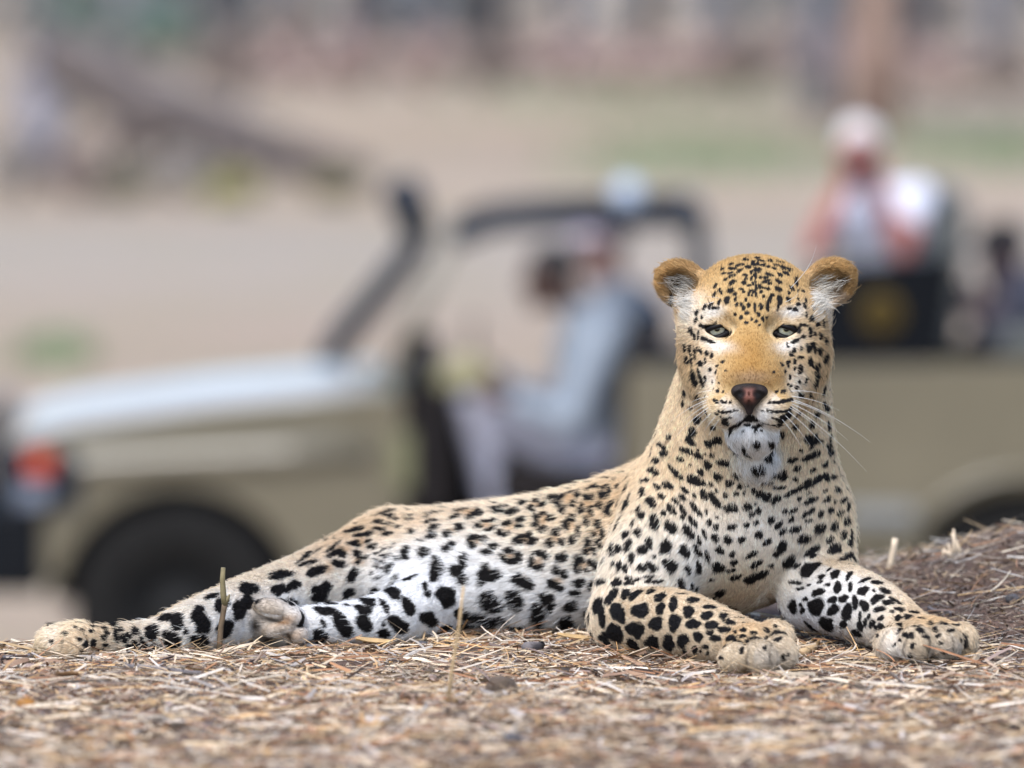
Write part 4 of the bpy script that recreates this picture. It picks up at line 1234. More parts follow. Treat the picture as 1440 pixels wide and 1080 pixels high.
def glass_mat():
    m = bpy.data.materials.new('windscreen_glass')
    m.use_nodes = True
    nt = m.node_tree
    nt.nodes.clear()
    o = nt.nodes.new('ShaderNodeOutputMaterial')
    g = nt.nodes.new('ShaderNodeBsdfGlossy')
    g.inputs['Roughness'].default_value = 0.02
    t = nt.nodes.new('ShaderNodeBsdfTransparent')
    t.inputs['Color'].default_value = (0.88, 0.93, 0.92, 1)
    fr = nt.nodes.new('ShaderNodeFresnel')
    fr.inputs['IOR'].default_value = 1.45
    mx = nt.nodes.new('ShaderNodeMixShader')
    nt.links.new(fr.outputs[0], mx.inputs[0])
    nt.links.new(t.outputs[0], mx.inputs[1])
    nt.links.new(g.outputs[0], mx.inputs[2])
    nt.links.new(mx.outputs[0], o.inputs['Surface'])
    return m


m_glass = glass_mat()


def prism(name, poly, y0, y1, mat, parent=TRUCK, bevel=0.012, plane='xz'):
    bm = bmesh.new()
    vs = [bm.verts.new((p[0], y0, p[1]) if plane == 'xz' else (y0, p[0], p[1])) for p in poly]
    f = bm.faces.new(vs)
    r = bmesh.ops.extrude_face_region(bm, geom=[f])
    d = Vector((0, y1 - y0, 0)) if plane == 'xz' else Vector((y1 - y0, 0, 0))
    bmesh.ops.translate(bm, vec=d, verts=[g for g in r['geom'] if isinstance(g, bmesh.types.BMVert)])
    bmesh.ops.recalc_face_normals(bm, faces=bm.faces)
    if bevel:
        bmesh.ops.bevel(bm, geom=list(bm.edges), offset=bevel, segments=2, affect='EDGES', profile=0.5, clamp_overlap=True)
    me = bpy.data.meshes.new(name)
    bm.to_mesh(me)
    bm.free()
    me.materials.append(mat)
    o = bpy.data.objects.new(name, me)
    COL.objects.link(o)
    o.parent = parent
    return o


def box(name, x0, x1, y0, y1, z0, z1, mat, parent=TRUCK, bevel=0.012):
    return prism(name, [(x0, z0), (x1, z0), (x1, z1), (x0, z1)], y0, y1, mat, parent, bevel)


def rod(name, pts, r, mat, parent=TRUCK, sides=10):
    pts = [np.array(p, float) for p in pts]
    vs, fs = [], []
    rs = r if isinstance(r, (list, tuple)) else [r] * len(pts)
    for i, p in enumerate(pts):
        t = pts[min(i + 1, len(pts) - 1)] - pts[max(i - 1, 0)]
        t /= np.linalg.norm(t)
        a = np.cross(t, [0.05, 1, 0.1] if abs(t[1]) < 0.9 else [1, 0, 0])
        a /= np.linalg.norm(a)
        b = np.cross(t, a)
        for j in range(sides):
            vs.append(p + (a * math.cos(2 * math.pi * j / sides) + b * math.sin(2 * math.pi * j / sides)) * rs[i])
    for i in range(len(pts) - 1):
        for j in range(sides):
            fs.append((i * sides + j, i * sides + (j + 1) % sides, (i + 1) * sides + (j + 1) % sides, (i + 1) * sides + j))
    fs += [tuple(reversed(range(sides))), tuple(range((len(pts) - 1) * sides, len(pts) * sides))]
    return mesh_obj(name, np.array(vs), fs, mat, parent)


def lathe(name, prof, cx, cy, cz, mat, parent, seg=36):
    """Profile of (radius, y) turned about the axle."""
    vs, fs = [], []
    for r, y in prof:
        for j in range(seg):
            a = 2 * math.pi * j / seg
            vs.append((cx + r * math.cos(a), cy + y, cz + r * math.sin(a)))
    m = len(prof)
    for i in range(m - 1):
        for j in range(seg):
            fs.append((i * seg + j, i * seg + (j + 1) % seg, (i + 1) * seg + (j + 1) % seg, (i + 1) * seg + j))
    return mesh_obj(name, vs, fs, mat, parent)


FW, RW = bx(250), bx(1440)                           # front and rear axle


def arch(cx, r, z0, n=16):
    a0 = math.asin((z0 - 0.40) / r)
    return [(cx + r * math.cos(a), 0.40 + r * math.sin(a)) for a in np.linspace(a0, math.pi - a0, n)]


# fenders with wheel arches, ledge above them
for y0, y1 in ((NEAR, NEAR + 0.06), (-NEAR - 0.06, -NEAR)):
    prism('fender', [(bx(12), 0.60)] + [(bx(12), 0.93), (bx(30), 0.965), (bx(520), 1.05), (bx(545), 1.05), (bx(545), 0.50)] + arch(FW, 0.47, 0.52)[0:], y0, y1, m_khaki, bevel=0.004)
for s in (-1, 1):
    ya, yb = sorted((s * 0.87, s * 0.62))
    vs, fs = [], []
    for x, z in ((bx(14), 0.945), (bx(60), 0.985), (bx(250), 1.012), (bx(400), 1.03), (bx(522), 1.055)):
        for y, dz in ((s * 0.875, -0.085), (s * 0.87, -0.01), (s * 0.80, 0.02), (s * 0.60, 0.045)):
            vs.append((x, y, z + dz))
    for i in range(4):
        for k in range(3):
            fs.append((i * 4 + k, (i + 1) * 4 + k, (i + 1) * 4 + k + 1, i * 4 + k + 1))
    fl = mesh_obj('fender_top', vs, fs, m_khaki, TRUCK)
    sm = fl.modifiers.new('thick', 'SOLIDIFY')
    sm.thickness = 0.02
# bonnet: crowned sheet with its own sides
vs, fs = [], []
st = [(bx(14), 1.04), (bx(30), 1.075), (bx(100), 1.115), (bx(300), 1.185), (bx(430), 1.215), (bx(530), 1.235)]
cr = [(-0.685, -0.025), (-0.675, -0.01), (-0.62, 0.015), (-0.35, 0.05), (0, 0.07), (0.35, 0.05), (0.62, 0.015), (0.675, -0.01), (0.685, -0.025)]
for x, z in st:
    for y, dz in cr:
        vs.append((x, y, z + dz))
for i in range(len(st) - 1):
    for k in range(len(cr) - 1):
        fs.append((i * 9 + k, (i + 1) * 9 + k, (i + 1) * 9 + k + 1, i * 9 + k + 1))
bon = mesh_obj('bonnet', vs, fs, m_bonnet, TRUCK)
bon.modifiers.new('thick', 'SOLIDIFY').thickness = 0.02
for s in (-1, 1):
    prism('bonnet_side', [(bx(18), 0.90), (bx(530), 1.0), (bx(530), 1.222), (bx(300), 1.172), (bx(100), 1.10), (bx(18), 1.03)], s * 0.66, s * 0.68, m_khaki, bevel=0.004)
box('engine_bay', bx(30), bx(520), -0.66, 0.66, 0.55, 1.02, m_black)
# front: grille, lamps, bumper, bull bar
box('grille', bx(6), bx(16), -0.60, 0.60, 0.66, 1.03, m_black)
for k in range(5):
    box('grille_bar', bx(2), bx(6), -0.56, 0.56, 0.70 + k * 0.062, 0.72 + k * 0.062, m_navy, bevel=0.004)
for s in (-1, 1):
    ya, yb = sorted((s * 0.885, s * 0.60))
    hs = prism('lamp_housing', [(bx(2), 0.77), (bx(112), 0.80), (bx(108), 1.0), (bx(6), 1.03)], ya, yb, m_navy)
    prism('indicator', [(bx(36), 0.915), (bx(72), 0.915), (bx(74), 1.01), (bx(38), 1.01)], s * 0.885 + (-0.022 if s < 0 else 0), s * 0.885 + (0 if s < 0 else 0.022), m_orange, hs, 0.008)
    prism('headlight', [(bx(24), 0.80), (bx(66), 0.81), (bx(66), 0.89), (bx(26), 0.89)], s * 0.885 + (-0.022 if s < 0 else 0), s * 0.885 + (0 if s < 0 else 0.022), m_lens, hs, 0.01)
box('bumper', bx(-46), bx(58), -0.89, 0.89, 0.47, 0.80, m_black, bevel=0.03)
for y in (-0.55, 0.55):
    rod('bull_bar', [(bx(-30), y, 0.66), (bx(-42), y, 0.95), (bx(-20), y, 1.12)], 0.032, m_navy)
rod('bull_bar', [(bx(-20), -0.56, 1.12), (bx(-20), 0.56, 1.12)], 0.032, m_navy)
# cab floor, sill, scuttle and dash
box('chassis', bx(60), bx(1640), -0.42, 0.42, 0.40, 0.54, m_black)
box('sill', bx(545), bx(880), NEAR, -NEAR, 0.50, 0.60, m_inside)
box('scuttle', bx(522), bx(566), NEAR + 0.01, -NEAR - 0.01, 0.60, 1.23, m_khaki)
prism('dashboard', [(bx(566), 0.72), (bx(630), 0.78), (bx(640), 1.22), (bx(566), 1.27)], NEAR + 0.06, -NEAR - 0.06, m_inside)
box('kick_panel', bx(548), bx(580), NEAR - 0.004, NEAR + 0.02, 0.86, 1.08, m_olive)
sw = lathe('steering_wheel', [(0.175, -0.012), (0.20, -0.012), (0.20, 0.012), (0.175, 0.012), (0.175, -0.012)], 0, 0, 0, m_black, TRUCK, 28)
sw.location = (bx(665), 0.35, 1.25)
sw.rotation_euler = (0, R(-25), R(90))
# wheels
for cx in (FW, RW):
    for s in (-1, 1):
        w = empty('wheel', (cx, s * 0.74, 0.40), parent=TRUCK)
        lathe('tyre', [(0.215, -0.11), (0.33, -0.128), (0.375, -0.118), (0.40, -0.09), (0.402, -0.03), (0.397, -0.025), (0.397, 0.025), (0.402, 0.03), (0.40, 0.09), (0.375, 0.118), (0.33, 0.128), (0.215, 0.11)],
              0, 0, 0, m_rubber, w)
        lathe('rim', [(0.02, s * 0.05), (0.09, s * 0.055), (0.11, s * 0.02), (0.18, s * 0.03), (0.205, s * 0.09), (0.22, s * 0.11)], 0, 0, 0, m_rim, w)
        lathe('hub', [(0.0, s * 0.12), (0.045, s * 0.12), (0.055, s * 0.10), (0.055, s * 0.03)], 0, 0, 0, m_rim, w, 16)
    rod('axle', [(cx, -0.7, 0.40), (cx, 0.7, 0.40)], 0.06, m_black)
# snorkel up the windscreen post
def fx(px):
    return (px - 720) / 356.6 - TX


def fz(py):
    return 3.1 - (py + 150) * 33.65 / 12000.0


rod('snorkel', [(fx(452), 0.82, 1.10), (fx(462), 0.84, fz(505)), (fx(480), 0.84, fz(475)), (fx(535), 0.83, fz(410)), (fx(582), 0.82, fz(352)), (fx(590), 0.82, fz(332))],
    [0.05, 0.052, 0.055, 0.055, 0.055, 0.055], m_navy)
rod('snorkel_head', [(fx(590), 0.82, fz(335)), (fx(580), 0.82, fz(305)), (fx(566), 0.82, fz(270)), (fx(560), 0.82, fz(252))], [0.062, 0.075, 0.085, 0.06], m_navy)
# windscreen, roll cage
ws0, ws1 = (bx(545), 1.27), (bx(640), 1.80)
for y in (-0.74, 0.74):
    rod('windscreen_post', [(ws0[0], y, ws0[1]), (ws1[0], y, ws1[1])], 0.018, m_khaki)
rod('windscreen_rail', [(ws1[0], -0.74, ws1[1]), (ws1[0], 0.74, ws1[1])], 0.024, m_navy)
mesh_obj('windscreen', [(ws0[0] + 0.01, -0.72, ws0[1]), (ws0[0] + 0.01, 0.72, ws0[1]), (ws1[0] + 0.004, 0.72, ws1[1] - 0.02), (ws1[0] + 0.004, -0.72, ws1[1] - 0.02)], [(0, 1, 2, 3)], m_glass, TRUCK).modifiers.new('thick', 'SOLIDIFY').thickness = 0.006
for y in (-0.74, 0.74):
    rod('roof_rail', [(ws1[0], y, 1.80), (bx(690), y, 1.855), (bx(760), y, 1.87), (bx(985), y, 1.885)], 0.038, m_navy)
    rod('roll_bar', [(bx(985), y, 1.88), (bx(995), y, 1.5), (bx(1000), y, 1.20)], 0.03, m_navy)
rod('roll_bar', [(bx(985), -0.74, 1.885), (bx(985), 0.74, 1.885)], 0.03, m_navy)
box('cab_canvas', bx(850), bx(985), -0.76, 0.70, 1.84, 1.90, m_canvas, bevel=0.02)
# mirror
mi = box('mirror', bx(575), bx(618), NEAR - 0.20, NEAR - 0.12, 1.30, 1.46, m_black)
rod('mirror_arm', [(bx(600), NEAR - 0.14, 1.32), (bx(575), NEAR + 0.06, 1.24)], 0.014, m_black, mi)
box('mirror_glass', bx(618), bx(620), NEAR - 0.192, NEAR - 0.128, 1.32, 1.44, m_lens, mi, 0.003)
# far door and the wall behind the seats close the cab
box('door', bx(570), bx(880), -NEAR - 0.06, -NEAR - 0.01, 0.58, 1.16, m_inside)
box('bulkhead', bx(868), bx(879), NEAR + 0.06, -NEAR - 0.06, 0.60, 1.30, m_inside)
for k, (px, py) in enumerate(((640, 596), (690, 640), (598, 560))):
    box(('gear_box', 'door_pocket', 'dash_tray')[k], bx(px) - 0.05, bx(px) + 0.06, (-0.2, -0.5, -0.6)[k], (0.1, -0.2, -0.3)[k], bz(py) - 0.05, bz(py) + 0.05, (m_navy, m_inside, m_black)[k], bevel=0.02)
# cab seats
for y in (-0.40, 0.40):
    st_ = empty('cab_seat', (bx(800), y, 0.0), parent=TRUCK)
    box('cushion', -0.28, 0.24, -0.25, 0.25, 0.78, 0.94, m_inside, st_, 0.04)
    prism('backrest', [(0.16, 0.92), (0.29, 0.92), (0.36, 1.48), (0.25, 1.50)], -0.24, 0.24, m_inside, st_, 0.03)
# rear tub with wheel arches, raised benches
for y0, y1 in ((NEAR, NEAR + 0.05), (-NEAR - 0.05, -NEAR)):
    ar = arch(RW, 0.47, 0.70)
    prism('tub_side', [(bx(880), 0.60), (bx(880), 1.32), (bx(1640), 1.35), (bx(1640), 0.72)] + [(p[0], max(p[1], 0.70)) for p in ar] + [(ar[-1][0], 0.60)], y0, y1, m_khaki, bevel=0.004)
box('tub_front', bx(880), bx(892), NEAR + 0.05, -NEAR - 0.05, 0.60, 1.32, m_khaki)
box('tub_tail', bx(1630), bx(1640), NEAR + 0.05, -NEAR - 0.05, 0.72, 1.35, m_khaki)
box('tub_floor', bx(892), bx(1630), NEAR + 0.05, -NEAR - 0.05, 0.86, 0.92, m_inside)
box('rock_rail', bx(1190), bx(1288), NEAR - 0.05, NEAR + 0.02, 0.735, 0.80, mat_pbr('rail_grey', (0.20, 0.205, 0.20), rough=0.5))
for s in (-1, 1):
    vs, fs = [], []
    for q in np.linspace(math.pi * 0.93, math.pi * 0.07, 14):
        for r, y in ((0.47, s * 0.855), (0.50, s * 0.885), (0.525, s * 0.86)):
            vs.append((RW + r * math.cos(q), y, 0.42 + r * math.sin(q)))
    for i in range(13):
        for k in range(2):
            fs.append((i * 3 + k, (i + 1) * 3 + k, (i + 1) * 3 + k + 1, i * 3 + k + 1))
    mesh_obj('wheel_flare', vs, fs, m_khaki, TRUCK).modifiers.new('thick', 'SOLIDIFY').thickness = 0.015
box('inner_arch', FW - 0.48, FW + 0.48, NEAR + 0.3, NEAR + 0.34, 0.45, 0.93, m_black)
box('inner_arch', RW - 0.46, RW + 0.46, NEAR + 0.3, NEAR + 0.34, 0.45, 0.86, m_black)
# seat rows; the first has a black side panel with a gold badge
pan = prism('side_panel', [(bx(1140), 1.33), (bx(1322), 1.33), (bx(1348), 1.74), (bx(1140), 1.70)], NEAR + 0.004, NEAR + 0.05, m_canvas)
em = lathe('badge', [(0.05, 0), (0.078, 0), (0.078, 0.006), (0.05, 0.006)], bx(1240), NEAR - 0.003, 1.525, m_gold, pan, 28)
em['label'] = 'round gold badge on the black side panel'
for a in range(6):
    c_, s_ = math.cos(a * math.pi / 3 + 0.3), math.sin(a * math.pi / 3 + 0.3)
    lathe('badge_mark', [(0.0, 0.0), (0.016, 0.0), (0.016, 0.006), (0.0, 0.006)], bx(1240) + 0.03 * c_, NEAR - 0.003, 1.525 + 0.03 * s_, m_gold, pan, 10)
for x0, zb in ((1150, 1.40), (1400, 1.46)):
    be = empty('bench', (bx(x0), 0, 0), parent=TRUCK)
    box('cushion', 0.02, 0.46, -0.72, 0.72, zb - 0.12, zb, m_seat, be, 0.04)
    prism('backrest', [(0.44, zb - 0.02), (0.53, zb - 0.02), (0.58, zb + 0.56), (0.50, zb + 0.57)], -0.72, 0.72, m_seat, be, 0.03)
    box('bench_box', 0.06, 0.44, -0.70, 0.70, 0.92, zb - 0.12, m_canvas, be)
bg_ = prism('canvas_bag', [(-0.11, 0.0), (0.12, 0.0), (0.10, 0.11), (0.02, 0.14), (-0.09, 0.10)], -0.10, 0.10, mat_pbr('straw_canvas', (0.34, 0.31, 0.18), rough=0.9, noise=0.2, scale=20), None, 0.03)
bg_.location = (TX + bx(648), TY - 0.55, TZ + 1.222)
tag(bg_, 'straw coloured canvas bag on the dashboard of the pickup', 'bag')
# rolled cloth tied on the canvas
rc = rod('rolled_cloth', [(0, -0.34, 0), (0, -0.1, 0.006), (0, 0.16, 0)], [0.045, 0.062, 0.05], m_cloth, None)
rc.location = (TX + bx(884), TY - 0.35, TZ + 1.955)
tag(rc, 'pale blue rolled cloth on the roof bars of the pickup', 'cloth')
# ================================================================== people in the pickup
def W(px, py, yb):
    """A point of the truck: seen at px, py when on the near side, at depth yb in the truck's own frame."""
    return np.array([TX + bx(px), TY + yb, TZ + bz(py)])


def hand(wrist, d, n, s, prims):
    """Palm, four bent fingers and a thumb: d points along the hand, n out of the palm, s the thumb side."""
    d, n, s = (np.array(v, float) / np.linalg.norm(v) for v in (d, n, s))
    palm = wrist + d * 0.05
    M = np.array([d, s, n])
    prims.append(ell(palm, (0.052, 0.042, 0.019), 0.012, M=M))
    for i, (o, ln) in enumerate(((0.030, 0.075), (0.010, 0.085), (-0.010, 0.080), (-0.029, 0.062))):
        k0 = wrist + d * 0.088 + s * o
        k1 = k0 + d * ln * 0.45 + n * ln * 0.25
        k2 = k1 + d * ln * 0.15 + n * ln * 0.5
        prims.append(cone(k0, k1, 0.0105, 0.0095, 0.004))
        prims.append(cone(k1, k2, 0.0095, 0.008, 0.004))
    t0 = wrist + d * 0.03 + s * 0.034
    t1 = t0 + d * 0.032 + s * 0.026 + n * 0.012
    prims.append(cone(t0, t1, 0.013, 0.011, 0.006))
    prims.append(cone(t1, t1 + d * 0.026 + n * 0.014, 0.011, 0.009, 0.004))


def make_person(label, J, skin, shirt, trousers, hair, sleeve=0.55, hat=None, res=0.009, look=(0, -1, 0), beard=False, hands=None, group=None):
    o0 = J['pelvis'].copy()
    root = empty('person', o0)
    tag(root, label, 'person', group)
    m_skin_p = mat_pbr('skin', skin, rough=0.55, noise=0.1, scale=30)
    m_shirt = mat_pbr('shirt', shirt, rough=0.85, noise=0.15, scale=18, bump=0.3, bscale=14)
    m_tr = mat_pbr('trousers', trousers, rough=0.85, noise=0.15, scale=18)
    m_hair = mat_pbr('hair', hair, rough=0.6, noise=0.3, scale=60, bump=0.5, bscale=120)
    L = np.array(look, float) / np.linalg.norm(look)
    U = np.array([0, 0, 1.0])
    S = np.cross(L, U)
    S /= np.linalg.norm(S)
    U = np.cross(S, L)
    M = np.array([S, L, U])
    hd = J['head']

    def h(s, l, u):
        return hd + S * s + L * l + U * u

    B = [chain([(J['pelvis'], 0.135), (J['waist'], 0.125), (J['chest'], 0.140)], 0.04, sc=(1.15, 0.85, 1)),
         cone(J['neck'], hd - L * 0.01, 0.056, 0.055, 0.02),
         ell(h(0, -0.012, 0.025), (0.075, 0.095, 0.092), 0.02, M=M), ell(h(0, 0.012, -0.045), (0.058, 0.072, 0.075), 0.03, M=M),
         ell(h(0, 0.092, -0.02), (0.014, 0.020, 0.024), 0.01, M=M), ell(h(0, 0.065, -0.075), (0.026, 0.016, 0.010), 0.008, M=M),
         ell(h(0, 0.058, -0.105), (0.03, 0.022, 0.018), 0.012, M=M),
         ell(h(0.03, 0.090, 0.005), (0.016, 0.012, 0.010), 0.008, M=M, sub=True), ell(h(-0.03, 0.090, 0.005), (0.016, 0.012, 0.010), 0.008, M=M, sub=True),
         ell(h(0.078, -0.005, -0.01), (0.010, 0.018, 0.030), 0.008, M=M), ell(h(-0.078, -0.005, -0.01), (0.010, 0.018, 0.030), 0.008, M=M)]
    SH = [chain([(J['pelvis'], 0.150), (J['waist'], 0.142), (J['chest'], 0.155)], 0.05, sc=(1.15, 0.88, 1)), cone(J['chest'] + U * 0.08, J['neck'] - U * 0.02, 0.10, 0.062, 0.05)]
    TR = []
    for k in ('l', 'r'):
        a, e, w = J['shoulder_' + k], J['elbow_' + k], J['wrist_' + k]
        B += [chain([(a, 0.056), (a * 0.5 + e * 0.5, 0.050), (e, 0.041)], 0.03), chain([(e, 0.041), (e * 0.6 + w * 0.4, 0.042), (w, 0.028)], 0.012)]
        f = a + (e - a) * min(1.0, sleeve)
        SH += [cone(J['chest'] + (a - J['chest']) * 0.55, a, 0.105, 0.075, 0.05), cone(a, f, 0.075, 0.066 if sleeve < 1 else 0.058, 0.02)]
        if sleeve > 1:
            SH.append(cone(e, e + (w - e) * 0.85, 0.058, 0.044, 0.015))
        d, n, s = (hands or {}).get(k, (w - e, np.cross(w - e, U), U))
        hand(w, d, n, s, B)
        hp, kn, an = J['hip_' + k], J['knee_' + k], J['ankle_' + k]
        TR += [chain([(hp, 0.095), (hp * 0.5 + kn * 0.5, 0.085), (kn, 0.066)], 0.03), chain([(kn, 0.064), (an, 0.05)], 0.02)]
        B += [chain([(hp, 0.085), (kn, 0.055)], 0.03), chain([(kn, 0.052), (an, 0.036)], 0.012), cone(an, an + L * 0.14 - U * 0.03, 0.038, 0.03, 0.015)]
    TR.append(ell(J['pelvis'], (0.18, 0.14, 0.13), 0.05))
    HA = [ell(h(0, -0.026, 0.045), (0.086, 0.104, 0.088), 0.01, M=M), ell(h(0, 0.085, 0.0), (0.085, 0.065, 0.062), 0.012, M=M, sub=True),
          ell(h(0, 0.02, -0.10), (0.10, 0.10, 0.085), 0.012, M=M, sub=True)]
    for name, pr, mat in (('body', B, m_skin_p), ('shirt', SH, m_shirt), ('trousers', TR, m_tr), ('hair', HA, m_hair)):
        lo = np.min([p.bounds()[0] for p in pr if not p.sub], 0) - 0.03
        hi = np.max([p.bounds()[1] for p in pr if not p.sub], 0) + 0.03
        v, q = sdf_mesh(pr, *[np.arange(lo[i], hi[i], res).astype(np.float64) for i in range(3)], smooth=1)
        mesh_obj(name, v - o0, q, mat, root)
    m_eye_p = mat_pbr('dark_eye', (0.02, 0.015, 0.012), rough=0.2)
    for s in (-1, 1):
        v, q = sdf_mesh([ell((0, 0, 0), (0.013, 0.013, 0.011))], *[np.arange(-0.02, 0.021, 0.005)] * 3)
        mesh_obj('eye', v + h(0.03 * s, 0.072, 0.005) - o0, q, m_eye_p, root)
    if hat:
        HT = [ell(h(0, -0.01, 0.055), (0.092, 0.108, 0.080), 0.01, M=M), ell(h(0, 0.0, -0.045), (0.14, 0.16, 0.085), 0.012, M=M, sub=True), ell(h(0, 0.115, 0.045), (0.075, 0.075, 0.010), 0.01, M=M)]
        lo = hd - 0.24
        v, q = sdf_mesh(HT, *[np.arange(lo[i], lo[i] + 0.48, 0.007) for i in range(3)], smooth=1)
        mesh_obj('cap', v - o0, q, mat_pbr('cap_cloth', hat, rough=0.85), root)
    return root


# photographer on the first bench, elbows on the panel, camera to the eye
Yp = -0.42
J = dict(pelvis=W(1262, 470, Yp + 0.10), waist=W(1258, 415, Yp + 0.10), chest=W(1246, 325, Yp + 0.06), neck=W(1232, 262, Yp + 0.02), head=W(1215, 218, Yp - 0.02),
         shoulder_l=W(1198, 300, Yp + 0.06), elbow_l=W(1146, 352, Yp - 0.20), wrist_l=W(1190, 264, Yp - 0.22),
         shoulder_r=W(1296, 288, Yp + 0.06), elbow_r=W(1274, 356, Yp - 0.20), wrist_r=W(1240, 268, Yp - 0.22),
         hip_l=W(1230, 478, Yp + 0.06), knee_l=W(1130, 480, Yp + 0.02), ankle_l=W(1120, 640, Yp + 0.05),
         hip_r=W(1240, 478, Yp + 0.26), knee_r=W(1140, 480, Yp + 0.30), ankle_r=W(1130, 640, Yp + 0.30))
make_person('white haired person in a white shirt photographing from the raised seat', J, (0.40, 0.145, 0.12), (0.66, 0.67, 0.76), (0.10, 0.10, 0.11), (0.62, 0.58, 0.56),
            sleeve=0.45, res=0.008, look=(-0.05, -1, -0.05),
            hands={'l': ((0.25, -0.05, 1), (0.75, -0.5, 0), (0, 1, 0.2)), 'r': ((-0.25, -0.05, 1), (-0.75, -0.5, 0), (0, 1, 0.2))})
cm = empty('photo_camera', W(1214, 236, Yp - 0.19))
tag(cm, 'black camera with long lens held to the face of the photographer', 'camera')
bd = box('camera_body', -0.075, 0.075, -0.035, 0.035, -0.05, 0.05, m_black, cm, 0.012)
box('viewfinder', -0.028, 0.028, -0.03, 0.04, 0.05, 0.082, m_black, cm, 0.01)
lathe('lens', [(0.0, -0.23), (0.042, -0.23), (0.046, -0.20), (0.040, -0.12), (0.034, -0.03), (0.0, -0.03)], 0, 0, 0, m_black, cm, 24)
lathe('lens_glass', [(0.0, -0.236), (0.034, -0.233)], 0, 0, 0, m_navy, cm, 20)

# driver's side: person in a pale blue shirt, arm out along the sill
Yd = -0.42
J = dict(pelvis=W(850, 655, Yd), waist=W(852, 600, Yd), chest=W(846, 505, Yd), neck=W(812, 436, Yd), head=W(770, 396, Yd - 0.02),
         shoulder_l=W(846, 482, Yd - 0.19), elbow_l=W(800, 596, Yd - 0.30), wrist_l=W(716, 566, Yd - 0.28),
         shoulder_r=W(846, 482, Yd + 0.19), elbow_r=W(790, 590, Yd + 0.24), wrist_r=W(700, 545, Yd + 0.16),
         hip_l=W(835, 662, Yd - 0.10), knee_l=W(662, 578, Yd - 0.15), ankle_l=W(706, 745, Yd - 0.14),
         hip_r=W(835, 662, Yd + 0.10), knee_r=W(676, 600, Yd + 0.13), ankle_r=W(690, 755, Yd + 0.12))
make_person('dark haired person in blue grey shirt and pale trousers at the open cab door', J, (0.085, 0.045, 0.035), (0.25, 0.285, 0.33), (0.40, 0.40, 0.48), (0.012, 0.011, 0.012),
            sleeve=1.6, res=0.010, look=(-1, -0.25, -0.05))
Yd = 0.40
J = dict(pelvis=W(870, 650, Yd), waist=W(876, 590, Yd), chest=W(884, 480, Yd), neck=W(868, 415, Yd), head=W(848, 368, Yd - 0.02),
         shoulder_l=W(884, 462, Yd - 0.20), elbow_l=W(850, 560, Yd - 0.26), wrist_l=W(780, 585, Yd - 0.20),
         shoulder_r=W(884, 462, Yd + 0.20), elbow_r=W(840, 560, Yd + 0.24), wrist_r=W(770, 580, Yd + 0.16),
         hip_l=W(855, 660, Yd - 0.10), knee_l=W(730, 650, Yd - 0.13), ankle_l=W(690, 770, Yd - 0.12),
         hip_r=W(855, 660, Yd + 0.10), knee_r=W(730, 650, Yd + 0.13), ankle_r=W(690, 770, Yd + 0.12))
make_person('person with a pale cap on the far front seat of the pickup', J, (0.42, 0.24, 0.20), (0.20, 0.23, 0.28), (0.12, 0.11, 0.11), (0.05, 0.035, 0.03),
            sleeve=1.6, res=0.010, look=(-0.8, -0.6, 0), hat=(0.50, 0.44, 0.50))
# person behind the photographer, dark hair
Yq = -0.35
J = dict(pelvis=W(1480, 470, Yq), waist=W(1476, 440, Yq), chest=W(1456, 445, Yq), neck=W(1432, 400, Yq), head=W(1418, 366, Yq),
         shoulder_l=W(1440, 440, Yq - 0.18), elbow_l=W(1416, 500, Yq - 0.22), wrist_l=W(1392, 452, Yq - 0.22),
         shoulder_r=W(1450, 440, Yq + 0.18), elbow_r=W(1416, 500, Yq + 0.22), wrist_r=W(1392, 455, Yq + 0.12),
         hip_l=W(1470, 485, Yq - 0.1), knee_l=W(1390, 500, Yq - 0.1), ankle_l=W(1380, 630, Yq - 0.1),
         hip_r=W(1470, 485, Yq + 0.1), knee_r=W(1390, 500, Yq + 0.1), ankle_r=W(1380, 630, Yq + 0.1))
make_person('person in a black cap and dark shirt leaning forward on the rear bench', J, (0.09, 0.055, 0.06), (0.030, 0.032, 0.050), (0.03, 0.03, 0.035), (0.010, 0.010, 0.012),
            sleeve=1.2, res=0.010, look=(-0.7, -0.7, -0.1), hat=(0.008, 0.008, 0.010))
# ================================================================== dry woodland edge far behind
br = np.random.default_rng(5)


def plain_at(px, py):
    """The spot of the plain seen at (px, py)."""
    d = at(px, py, 0.0) - CAM_P
    t = (PLAIN_Z - CAM_Z) / d[2]
    p = CAM_P + d * t
    p[2] = float(ground_z(p[0], p[1]))
    return p


def leaf_cloud(n, c, r, size, flat=1.0, shell=0.35):
    """n small two-triangle leaves through an uneven volume."""
    d = br.normal(0, 1, (n, 3))
    d /= np.linalg.norm(d, axis=1)[:, None]
    rad = (shell + (1 - shell) * br.random(n)) ** 0.6
    lump = 0.78 + 0.30 * np.sin(d[:, 0] * 4.1 + c[0]) * np.sin(d[:, 1] * 3.7 + 1) + 0.16 * np.sin(d[:, 2] * 9 + c[1])
    P_ = np.array(c) + d * (rad * lump)[:, None] * np.array(r)
    a = br.normal(0, 1, (n, 3))
    a /= np.linalg.norm(a, axis=1)[:, None]
    b = np.cross(a, d)
    b /= np.maximum(np.linalg.norm(b, axis=1), 1e-5)[:, None]
    s = size * br.uniform(0.5, 1.3, n)[:, None]
    V = np.stack([P_ - a * s, P_ + b * s * 0.55, P_ + a * s, P_ - b * s * 0.55], 1).reshape(-1, 3)
    return V, np.arange(n * 4).reshape(n, 4)


def foliage(name, blobs, size, mat, parent):
    Vs, Fs, k = [], [], 0
    for n, c, r in blobs:
        V, F = leaf_cloud(n, c, r, size)
        Vs.append(V)
        Fs.append(F + k)
        k += len(V)
    return mesh_obj(name, np.concatenate(Vs), np.concatenate(Fs), mat, parent, smooth=False)


